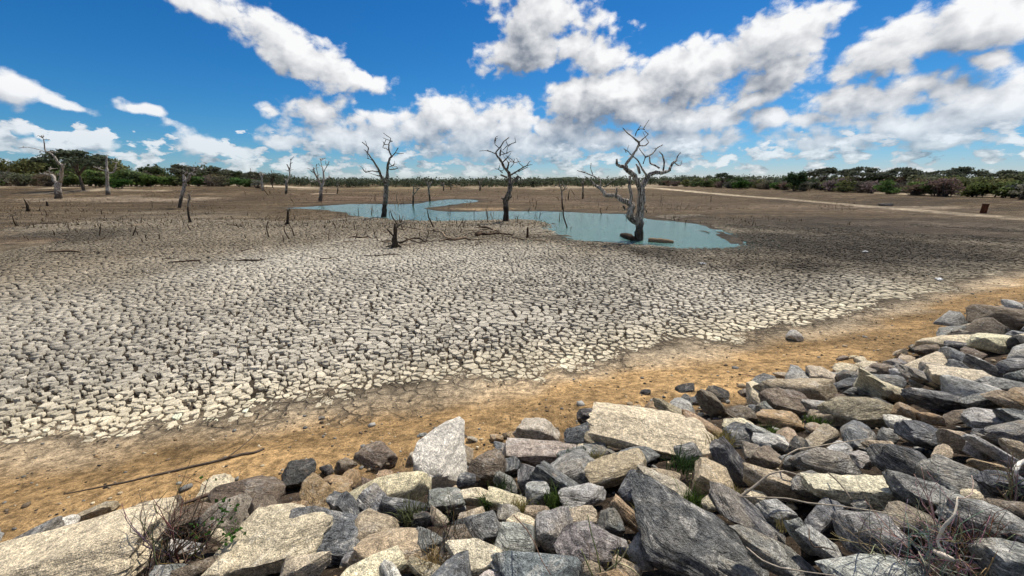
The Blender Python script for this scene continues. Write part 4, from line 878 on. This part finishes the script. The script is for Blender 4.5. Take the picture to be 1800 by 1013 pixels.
    tree('round', 0, 1397, 118, .98, 'dark round-crowned tree standing clear of the thicket at the sandy track', RG, (.055, .088, .034)); shrub(2, 1300, 146, 1.25, 'bright green bush below the lone flat-topped tree', RG, (.05, .085, .022))
    tree('flat', 1, 1268, 165, 1.0, 'lone flat-topped tree above the far end of the thicket', RG, (.08, .10, .055))
    for nth, (px, Y, sc) in zip(('first', 'second', 'third', 'fourth', 'fifth', 'sixth'), ((1443, 128, 1.15), (1505, 116, 1.18), (1577, 108, 1.12), (1650, 104, .98), (1690, 104, 1.06), (1770, 96, .9))): tree('flat', int(rng.integers(3)), px, Y, sc, nth + ' flat-topped tree along the thicket from the dark round-crowned tree', RG, (.10, .11, .07))
    # far wood round the lake: one mass
    lob = []
    for i in range(620):
        px = rng.uniform(330, 1330); Y = rng.uniform(236, 320); X = Y * (px - 900) / 702; h = rng.uniform(4.0, 6.6) * (1 if px > 520 else 1.25); lob.append((X, Y, gz(X, Y) + h * .5, rng.uniform(2.5, 5), rng.uniform(2, 4), h * .5))
    for i in range(160):
        s = rng.random() < .5; Y = rng.uniform(165, 230); X = (-Y * rng.uniform(.75, 1.6)) if s else rng.uniform(104, 190); h = rng.uniform(4, 6.5) * (1.5 if s else .9); lob.append((X, Y, gz(X, Y) + h * .5, 5, 4, h * .5))
    for i in range(170):
        px = rng.uniform(1270, 1880); Y = 84 * 702 / (px - 900) * rng.uniform(1.25, 1.7); X = Y * (px - 900) / 702; h = rng.uniform(3.6, 5.4); lob.append((X, Y, gz(X, Y) + h * .45, rng.uniform(2.5, 4.5), rng.uniform(2, 4), h * .5))
    V, F, a = leaf_cloud(rng, lob, 62000, .6); o = mesh_obj('far_woodland', V, F, M_LEAF, smooth=False, attrs={'leaf': a}); o.color = (.085, .10, .06, 1); tag(o, kind='stuff')
build_scrub()

# ------------------------------------------------------------------ snags: small dead stems all over the flat
def stick_obj(name, P, rad, mat, col, parent=None, sides=6, rng=None, knob=.08):
    V, F = tube(np.array(P, float), rad, sides, rng, knob); o = mesh_obj(name, V, F, mat, parent); o.color = (*col, 1); return o
def build_snags():
    rng = np.random.default_rng(77); done = 0
    spots = [(rng.uniform(430, 1020), 332 + 30 * rng.random() ** 1.3) for _ in range(100)] + [(rng.uniform(500, 1000), rng.uniform(386, 425)) for _ in range(34)] + [(rng.uniform(20, 560), rng.uniform(350, 430)) for _ in range(86)] \
        + [(rng.uniform(610, 1000), rng.uniform(364, 382)) for _ in range(22)] + [(rng.uniform(1040, 1260), rng.uniform(345, 395)) for _ in range(14)]
    fixed = [(1322,397),(997,401),(1003,404),(906,384),(940,384),(944,384),(948,384),(857,385),(866,385),(730,398),(763,411),(806,400),(815,400),(1180,388),(1186,388),(1192,388),(762,365),(706,365)]
    for px, py in spots + fixed:
        p, t = hit(px, py); s = float(pond_sdf(np.array([p.x]), np.array([p.y]))[0]); inw = s > .3
        if p.y > 190: continue
        h = float(np.clip(rng.lognormal(-.6, .55), .2, 1.9)) * (.62 if px < 560 and py > 345 else 1 if p.y < 60 else 1.25); r = .02 + .022 * h * rng.uniform(.7, 1.4); lean = rng.normal(0, .26, 2)
        top = np.array([lean[0] * h, lean[1] * h, h]); mid = top * .55 + np.array([rng.normal(0, .07) * h, rng.normal(0, .07) * h, 0])
        col = (.30, .26, .22) if rng.random() < .7 else (.9, .82, .72); f = rng.random() < .42
        root = empty('snag', (p.x, p.y, p.z)); stick_obj('stem', [(0, 0, -.35), (0, 0, 0), mid, top], [r * 1.25, r * 1.15, r, r * .5], M_DRIFT, col, root, 6, rng)
        if f:
            q = mid + np.array([rng.choice([-1, 1]) * rng.uniform(.2, .5) * h, rng.normal(0, .2) * h, rng.uniform(.15, .45) * h]); stick_obj('branch', [mid * .9, (mid + q) / 2 + [0, 0, -.03 * h], q], [r * .7, r * .6, r * .3], M_DRIFT, col, root, 5, rng)
        where = 'standing in the pond water' if inw else 'at the edge of the pond' if s > -3 else 'on the brown flat across the pond' if p.y > 62 else 'on the dry mud short of the pond'
        form = 'forked' if f else 'leaning' if abs(lean[0]) > .2 else 'straight'; tone = 'pale' if col[0] > .5 else 'dark'; hh = 'stubby' if h < .5 else 'tall' if h > 1.2 else 'waist-high'
        tag(root, f'{hh} {tone} {form} dead stem {where}', 'snag', 'dead stems left standing in the dried lake')
build_snags()

# ------------------------------------------------------------------ logs and driftwood on the lake bed
def lying(name, label, pts, r, col, seed, cat='log', group='driftwood on the lake bed', mat=None, lift=.6, sides=8):
    """stick or log lying along photo points; r = px half-width at its ends"""
    rng = np.random.default_rng(seed); P = []; Rd = []
    rr = np.interp(np.linspace(0, 1, len(pts)), np.linspace(0, 1, len(r)), r)
    for (px, py), k in zip(pts, rr):
        p, t = hit(px, py, 0.0); rad = max(k * t / FPX, .006); p, t = hit(px, py, rad * lift); P.append(np.array(p)); Rd.append(rad)
    c = P[0].copy(); o = stick_obj(name, [p - c for p in P], Rd, mat or M_DRIFT, col, None, sides, rng, .10); o.location = c; return tag(o, label, cat, group)
DK, MD, PL, WH = (.34, .29, .25), (.8, .72, .62), (1.6, 1.45, 1.22), (2.6, 2.45, 2.15)
lying('log', 'thick waterlogged log with a pale top at the pond edge', [(1140,423),(1160,424),(1184,427)], [4.5, 6, 5, 3.5], (1.1, .95, .75), 1)
lying('log', 'short black log stub at the foot of the large dead tree', [(1093,414),(1102,416),(1114,421)], [4, 6, 5], (.28, .24, .2), 2)
lying('log', 'dark fallen log with a broken root end on the low mud rise', [(837,413),(846,411),(858,412),(870,410),(884,411),(902,413)], [3.6, 2.4, 1.5, 1], (.5, .43, .36), 3)
lying('log', 'pale bent branch arching beside the dark fallen log', [(862,408),(872,405),(880,410),(886,413)], [1.2, 1, .8], MD, 4)
lying('log', 'long grey fallen limb heaped with broken twigs on the mud rise', [(772,424),(785,421),(800,422),(816,419),(830,422),(852,420)], [.9, 1.7, 1.2, .6], (.55, .48, .4), 5)
lying('log', 'pale curved branch poking out of the grey fallen limb', [(778,409),(784,417),(800,420),(820,416)], [1, 1.2, 1, .8], PL, 6)
lying('log', 'thin dark branch lying at the pond side of the dark fallen log', [(842,399),(856,400),(866,404)], [1.2, 1.8, 1], DK, 7)
lying('log', 'low tangle branch of dead wood between the stump and the pond', [(610,419),(622,416),(634,418),(646,416),(655,419)], [.5, 1.3, 1, .5], DK, 8)
lying('log', 'crooked dry branch lying beside the broken stump', [(703,428),(722,420),(738,419),(748,426)], [1.6, 1.3, 1.3, .8], DK, 9)
lying('log', 'thin dry branch crossing the crooked one beside the broken stump', [(712,418),(728,424),(742,428)], [1, 1, .7], MD, 10)
lying('log', 'pale fallen branch lying flat on the far cracked mud', [(82,443),(105,442),(125,441),(142,443)], [1.5, 2, 2, 1], (.9, .8, .66), 11)
lying('log', 'dark driftwood limb half sunk in the brown mud', [(296,461),(318,460),(340,458),(352,459)], [.7, 1.4, 1.2, .6], DK, 12)
lying('log', 'thin crooked driftwood branch on the cracked mud before the broken stump', [(640,449),(662,450),(684,447),(704,448)], [.5, .9, .8, .4], DK, 13)
lying('log', 'thin dark driftwood twig on the cracked mud short of the low tangle', [(560,453),(575,455),(592,452)], [.4, .8, .4], DK, 18)
lying('log', 'short dark driftwood branch on the cracked mud near the line of twigs', [(412,459),(430,457),(450,458),(468,455)], [.6, 1.5, 1.2, .5], DK, 14)
lying('log', 'white fallen pole lying behind the white dead tree', [(545,342),(565,341),(590,341)], [.9, 1.1, .8], WH, 15)
lying('log', 'pale branch end sticking from the water at the pond tip', [(1222,406),(1238,407),(1246,410)], [.8, 1.1, 1.2], MD, 16)
o = lying('log', 'dark low log at the foot of the brown thicket', [(350,322),(360,323),(372,324)], [2.4, 2.6, 1.2], (.25, .22, .2), 17)
rl = np.random.default_rng(91)
for i in range(34):                                   # broken twigs washed up round the stump, the rise and the flat beyond
    a, b = (rl.uniform(600, 1000), rl.uniform(398, 432)) if i < 22 else (rl.uniform(60, 560), rl.uniform(385, 455)); w = rl.uniform(5, 16); sl = rl.normal(0, .18)
    lying('stick', 'small broken piece of driftwood lying on the ' + ('mud between the stump and the pond' if i < 22 else 'dry flat before the bleached trees'), [(a - w, b - sl * w), (a, b + rl.normal(0, .8)), (a + w, b + sl * w)], [.35, .8, .35], (.5, .43, .36) if i % 3 else (1.3, 1.15, .95), 400 + i, 'driftwood', 'broken driftwood on the lake bed', sides=5)
# barrel-like cut post by the track
def post():
    p, t = hit(1728, 375); root = empty('post', p); tag(root, 'dark reddish-brown thick post standing beside the sandy track', 'post'); r = 4.2 * t / FPX; h = 15 * t / FPX
    stick_obj('shaft', [(0, 0, -.3), (0, 0, h * .5), (.02, 0, h)], [r, r * .96, r * 1.0], M_DRIFT, (.5, .24, .17), root, 12, np.random.default_rng(3), .03); stick_obj('cap', [(0, 0, h - .04), (0, 0, h + .08)], [r * 1.1, r * 1.05], M_DRIFT, (.35, .18, .14), root, 12)
post()
p, t = hit(1557, 362); o = mesh_obj('stone', rock_verts(np.random.default_rng(3), .7, .5, .4, 3)[0], ICO[3][1], M_ROCK); o.location = p; o.color = (.05, .04, .035, .3); tag(o, 'dark low lump of rock on the flat by the sandy track', 'stone')
# white rubbish blown onto the mud
def litter(px, py, w, label, seed):
    rng = np.random.default_rng(seed); p, t = hit(px, py, .02); s = w * t / FPX; n = 9; V = []; F = []
    for j in range(n):
        for i in range(n):
            a, b = i / (n - 1) - .5, j / (n - 1) - .5; V.append((a * s * (1 + .3 * rng.normal()), b * s * .7 + .1 * s * rng.normal(), max(0, .22 * s * (1 - 2.6 * (a * a + b * b)) + .10 * s * rng.normal())))
    for j in range(n - 1):
        for i in range(n - 1): F.append((j * n + i, j * n + i + 1, (j + 1) * n + i + 1, (j + 1) * n + i))
    o = mesh_obj('plastic_bag', V, F, M_LITTER); o.location = p; sm = o.modifiers.new('thickness', 'SOLIDIFY'); sm.thickness = .004; tag(o, label, 'plastic bag', 'white rubbish on the mud')
litter(1521, 443, 8, 'crumpled white plastic bag on the dark damp mud', 1); litter(1234, 464, 10, 'crumpled white plastic bag on the pale cracked mud past the end of the pond', 2); litter(1650, 492, 11, 'flattened white plastic bag on the cracked mud near the orange sand', 3)

# ------------------------------------------------------------------ sticks, grass and shrubs among the stones
def twig(label, pts, r, col, seed, lifts=None, cat='stick', group='dry sticks among the stones'):
    rng = np.random.default_rng(seed); P = []; Rd = []; lifts = lifts or [.12] * len(pts)
    rr = np.interp(np.linspace(0, 1, len(pts)), np.linspace(0, 1, len(r)), r)
    for (px, py), k, l in zip(pts, rr, lifts): p, t = hit(px, py, l); P.append(np.array(p)); Rd.append(max(k * .68 * t / FPX, .0022))
    c = P[0].copy(); o = stick_obj('stick', [p - c for p in P], Rd, M_TWIG, col, None, 6, rng, .06); o.location = c; return tag(o, label, cat, group)
BL, TN, DT, GN = (.42, .35, .26), (.40, .31, .21), (.10, .075, .055), (.42, .44, .20)
pole = lying('stick', 'long straight dark pole lying across the orange sand', [(112,869),(150,861.5),(185,854.5),(225,847),(265,837),(300,829.5),(340,820),(372,813),(405,804.5),(425,799),(445,796.5),(464,789)], [.7, 1.4, 1.9, 2.1, 2.3, 2.5, 1.9], (.10, .078, .06), 21, 'stick', 'dry sticks among the stones', M_TWIG, .8)
twig('thin side twig rising off the end of the long pole', [(398,806),(425,785),(445,768),(458,752)], [1.6, 1.2, .7], (.16, .12, .085), 22, [.03, .12, .2, .26])
lying('stick', 'short thick dark stick on the sand behind the leafy dry shrub', [(312,889),(340,879),(370,868),(390,860)], [2, 3, 4, 3.5], (.12, .085, .065), 23, 'stick', 'dry sticks among the stones', M_TWIG, .8)
twig('thick bleached stick propped over the layered tan-orange block', [(1290,882),(1325,856),(1352,834),(1378,828),(1412,838)], [4, 3.2, 2.4, 2, 1.4], BL, 24, [.12, .22, .30, .30, .22])
twig('pale arching stick curving over the dark gaps beside the tan-rimmed grey rock', [(1370,823),(1380,803),(1402,790),(1428,786),(1470,779),(1535,770)], [2, 1.9, 1.6, 1.3, .8], BL, 25, [.12, .26, .30, .28, .26, .22])
twig('long thin pale stick lying across the black gap below the ragged cream rock', [(1300,873),(1380,876),(1420,884),(1468,889),(1545,900),(1610,914)], [1.4, 1.8, 1.6, 1.2], BL, 26, [.20, .22, .24, .24, .26, .26])
twig('dark bent stick leaning on the ragged cream rock', [(1456,831),(1476,850),(1490,868),(1496,878)], [1.8, 1.9, 1.2], (.16, .13, .10), 27, [.22, .22, .2, .18])
twig('stout bleached white forked branch standing out of the dry brush', [(1664,982),(1648,952),(1660,925),(1678,905),(1684,874)], [4, 3.2, 4, 2.6, 2.2], (.60, .52, .40), 28, [.10, .16, .24, .30, .36])
twig('thin curved shoot at the tip of the bleached white branch', [(1684,876),(1696,876),(1708,868),(1711,848),(1708,836)], [1.8, 1.4, 1.2, 1], (.40, .30, .24), 29, [.36, .36, .36, .38, .4])
twig('white weathered root knot lying between the dark block and the frame of brush', [(1788,842),(1784,828),(1792,815),(1806,808)], [4, 6, 5, 4], (.78, .72, .62), 30, [.1, .16, .18, .2])
twig('flat piece of peeled white bark at the foot of the bleached branch', [(1640,968),(1656,976),(1676,984)], [4, 8, 5], (.70, .58, .46), 31, [.1, .12, .12])
twig('thin grey root winding over the long grey slab', [(1312,962),(1340,985),(1372,998),(1420,1006),(1468,1012)], [1.6, 2, 1.8, 1.2], BL, 32, [.2, .18, .16, .16, .16])
twig('dark looped twig lying on the pale grey slabs', [(1422,930),(1423,950),(1432,962),(1444,962),(1470,968)], [1.6, 2, 2, 1.2], DT, 33, [.22, .22, .2, .2, .2])
twig('dark thin twig bent over the weathered grey rock', [(1016,935),(1030,950),(1037,965),(1036,985)], [1, 1.1, 1], DT, 34, [.24, .24, .22, .18])
twig('red-brown twig slanting between the tall pale block and the striped wedge', [(903,906),(925,930),(940,955),(952,985),(968,1010)], [1.6, 1.4, 1, .9], (.17, .10, .07), 35, [.3, .3, .28, .24, .2])
twig('thin red twig lying on the sand by the layered boulder', [(1304,658),(1322,661),(1342,663)], [.8, 1.2, .8], (.20, .11, .09), 36, [.02, .02, .02])
for i, (pts, l) in enumerate([([(1057,1013),(1050,975),(1040,940),(1033,905)], [.05, .25, .42, .55]), ([(1042,1013),(1032,990),(1022,966)], [.05, .18, .3]), ([(1081,1013),(1083,990),(1087,968)], [.05, .16, .28]), ([(1065,1005),(1090,985),(1104,962)], [.05, .16, .26]), ([(1090,990),(1110,1000),(1124,1013)], [.2, .16, .1])]):
    twig('pale yellow-green stem rising in front of the weathered grey rock', pts, [2.2, 2, 1.3], GN if i < 3 else (.50, .44, .26), 40 + i, l, 'plant stem', 'pale stems before the weathered grey rock')
M_GRASS = leaf_material('grass_blades')
def grass(px, py, w, h, label, col, seed, n=70):
    rng = np.random.default_rng(seed); p, t = hit(px, py); s = t / FPX; V = []; F = []; A = []
    for k in range(n):
        b = np.array([rng.normal(0, .26) * w * s, rng.normal(0, .2) * w * s, -.03]); hh = h * s * rng.uniform(.4, 1.15); ln = rng.normal(0, .45, 2) * hh; wd = max(.0035, .8 * s) * rng.uniform(.6, 1.3); a = rng.uniform(0, 3.14); dx = np.array([math.cos(a), math.sin(a), 0]) * wd
        m = b + [ln[0] * .35, ln[1] * .35, hh * .62]; e = b + [ln[0], ln[1], hh]; i = len(V); V += [b - dx, b + dx, m + dx * .8, m - dx * .8, e]; F += [(i, i + 1, i + 2, i + 3), (i + 3, i + 2, i + 4)]; A += [rng.random()] * 5
    o = mesh_obj('grass_tuft', V, F, M_GRASS, smooth=False, attrs={'leaf': A}); o.location = p; o.color = (*col, 1); return tag(o, label, 'grass', 'grass tufts between the stones')
GG, YG, DG = (.085, .13, .030), (.26, .22, .085), (.05, .085, .028)
for i, (px, py, w, h, c, lab) in enumerate([(1016,818,52,34,DG,'dark green grass tuft under the grassy dark stone'),(1052,822,34,36,YG,'dry olive grass tuft by the grey-tan striped slab'),(1200,822,46,40,DG,'thick dark green grass tuft in the notch below the huge cream boulder'),(1066,775,24,20,GG,'small green grass tuft at the corner of the huge cream boulder'),
  (1268,782,36,34,YG,'yellow-green grass tuft above the steep dark slab'),(1356,762,30,22,GG,'green grass tuft beside the thin striped stone at the layered boulder'),(1432,742,34,16,GG,'green grass under the thin grey plate'),(858,888,22,34,GG,'bright green grass tuft beside the square cream block'),(884,856,26,24,DG,'dark green grass behind the brown domed rock'),
  (914,896,36,30,YG,'dry yellowish grass tuft above the tall pale block'),(975,885,34,30,GG,'green grass tuft at the upright striped grey block'),(725,912,40,44,(.12,.13,.06),'grey-green grass tuft by the long cream rock'),(1215,882,34,32,GG,'spiky green grass tuft between the tan-pink and yellow-tan rocks'),(1133,912,26,34,YG,'thin dry grass beside the red-brown banded rock'),
  (1095,985,44,30,YG,'dry yellow grass around the pale stems'),(760,998,50,44,(.28,.20,.09),'dry orange-brown grass below the flat-topped tan block'),(1296,868,20,22,YG,'small dry grass tuft by the yellow-tan rock'),(875,990,26,30,(.2,.19,.07),'dry grass tuft beside the knobbly yellow rock'),(1380,925,30,22,(.2,.17,.08),'sparse dry grass below the layered tan-orange block')]):
    grass(px, py, w, h, lab, c, 200 + i, 130 if w > 30 else 80)
def brush(name, px, py, wpx, hpx, n, label, col, seed, leaves=(), lean=(0, 0), thick=1.4):
    """dry shrub: many thin curving stems from one crown of roots, with a few green sprigs"""
    rng = np.random.default_rng(seed); p, t = hit(px, py); s = t / FPX; root = empty(name, p); tag(root, label, 'dry shrub', 'dry shrubs among the stones'); tips = []
    for k in range(n):
        a = rng.uniform(0, 6.3); L = hpx * s * rng.uniform(.45, 1.25); ox = rng.normal(0, .14) * wpx * s
        e = np.array([ox + math.cos(a) * wpx * s * .5 * rng.uniform(.3, 1) + lean[0] * L, math.sin(a) * wpx * s * .4 * rng.uniform(.2, 1) + lean[1] * L, L * rng.uniform(.45, 1)]); b = np.array([ox, rng.normal(0, .08) * wpx * s, -.05])
        m1 = b * .65 + e * .35 + rng.normal(0, .07, 3) * L; m2 = b * .3 + e * .7 + rng.normal(0, .07, 3) * L; th = thick * s * rng.uniform(.5, 1.2); cc = tuple(c * rng.uniform(.6, 1.4) for c in col)
        st = stick_obj('stem', [b, m1, m2, e], [th, th * .8, th * .55, th * .3], M_TWIG, cc, root, 4, rng); tips.append((m1, m2, e))
        for _ in range(2):
            q = m2 + rng.normal(0, .2, 3) * L; stick_obj('twig', [m1 * .4 + m2 * .6, (m2 + q) / 2, q], [th * .5, th * .4, th * .2], M_TWIG, cc, st, 3, rng)
    for k, (lx, ly, m) in enumerate(leaves):
        c, tt = hit(lx, ly, .0); d = ray(lx, ly); q = np.array([d[0] * (t * .985), d[1] * (t * .985), CAM_H + d[2] * t * .985]) - np.array(p); V = []; F = []; A = []
        for _ in range(m):
            u0 = q + rng.normal(0, 8 * s, 3); ax = rng.normal(0, 1, 3); ax /= np.linalg.norm(ax); w2 = np.cross(ax, rng.normal(0, 1, 3)); w2 /= np.linalg.norm(w2); l = rng.uniform(5, 9) * s; w_ = l * .42; i = len(V)
            V += [u0, u0 + ax * l * .4 + w2 * w_, u0 + ax * l, u0 + ax * l * .4 - w2 * w_]; F.append((i, i + 1, i + 2, i + 3)); A += [rng.random()] * 4
        o = mesh_obj('leaves', V, F, M_LEAF, root, smooth=False, attrs={'leaf': A}); o.color = (.05, .12, .022, 1)
        stick_obj('stem', [(0, 0, 0), q * .5 + rng.normal(0, .02, 3), q], [1.3 * s, 1.1 * s, .6 * s], M_TWIG, col, root, 4, rng)
    return root
brush('dry_shrub', 292, 985, 180, 140, 40, 'tangled dry brown shrub with a few green leaf sprigs beside the huge cream slab', (.16, .115, .08), 301, [(355,930,16),(402,900,22),(412,932,20),(405,950,14),(368,838,7),(395,885,10)], (.1, .15))
brush('dry_shrub', 1640, 990, 250, 120, 60, 'pale dry brush of thin leafless stems spilling over the stones', (.33, .27, .20), 302, (), (-.25, .1), 1.3)
brush('dry_shrub', 1705, 960, 90, 70, 26, 'reddish-brown dry twigs beside the wavy grey rock', (.15, .105, .075), 303, (), (.1, .1), 1.1)
brush('dry_shrub', 1788, 870, 70, 90, 18, 'sparse grey dry twigs beside the white root knot', (.30, .23, .18), 304, (), (0, .1), 1.1)
brush('dry_shrub', 790, 960, 70, 110, 16, 'thin dark red twiggy shrub growing beside the flat-topped tan block', (.13, .085, .06), 305, (), (.05, .1), 1.0)
# dry stubble on the far flat, uncountable
def stubble():
    rng = np.random.default_rng(55); V = []; F = []; A = []; k = 0
    while k < 15000:
        px = rng.uniform(-50, 1500); Y = rng.uniform(34, 150); X = Y * (px - 900) / 690
        if vnoise(X, Y, .08, 3) + vnoise(X, Y, .3, 4) * .5 < .05: k += .2; continue
        k += 1; V.append((X, Y)); 
    P = np.array(V); ok = pond_sdf(P[:, 0], P[:, 1]) < -.6; P = P[ok]; z = ground_h(P[:, 0], P[:, 1]); n = len(P); h = rng.uniform(.08, .34, n); a = rng.uniform(0, 6.3, n); w = rng.uniform(.02, .06, n); ln = rng.normal(0, .1, (n, 2))
    B = np.column_stack([P, z - .02]); dx = np.column_stack([np.cos(a) * w, np.sin(a) * w, np.zeros(n)]); T = B + np.column_stack([ln[:, 0], ln[:, 1], h])
    VV = np.stack([B - dx, B + dx, T], 1).reshape(-1, 3); o = mesh_obj('dry_stubble', VV, np.arange(3 * n).reshape(-1, 3), M_LEAF, smooth=False, attrs={'leaf': np.repeat(rng.random(n), 3)}); o.color = (.10, .075, .045, 1); tag(o, kind='stuff')
stubble()
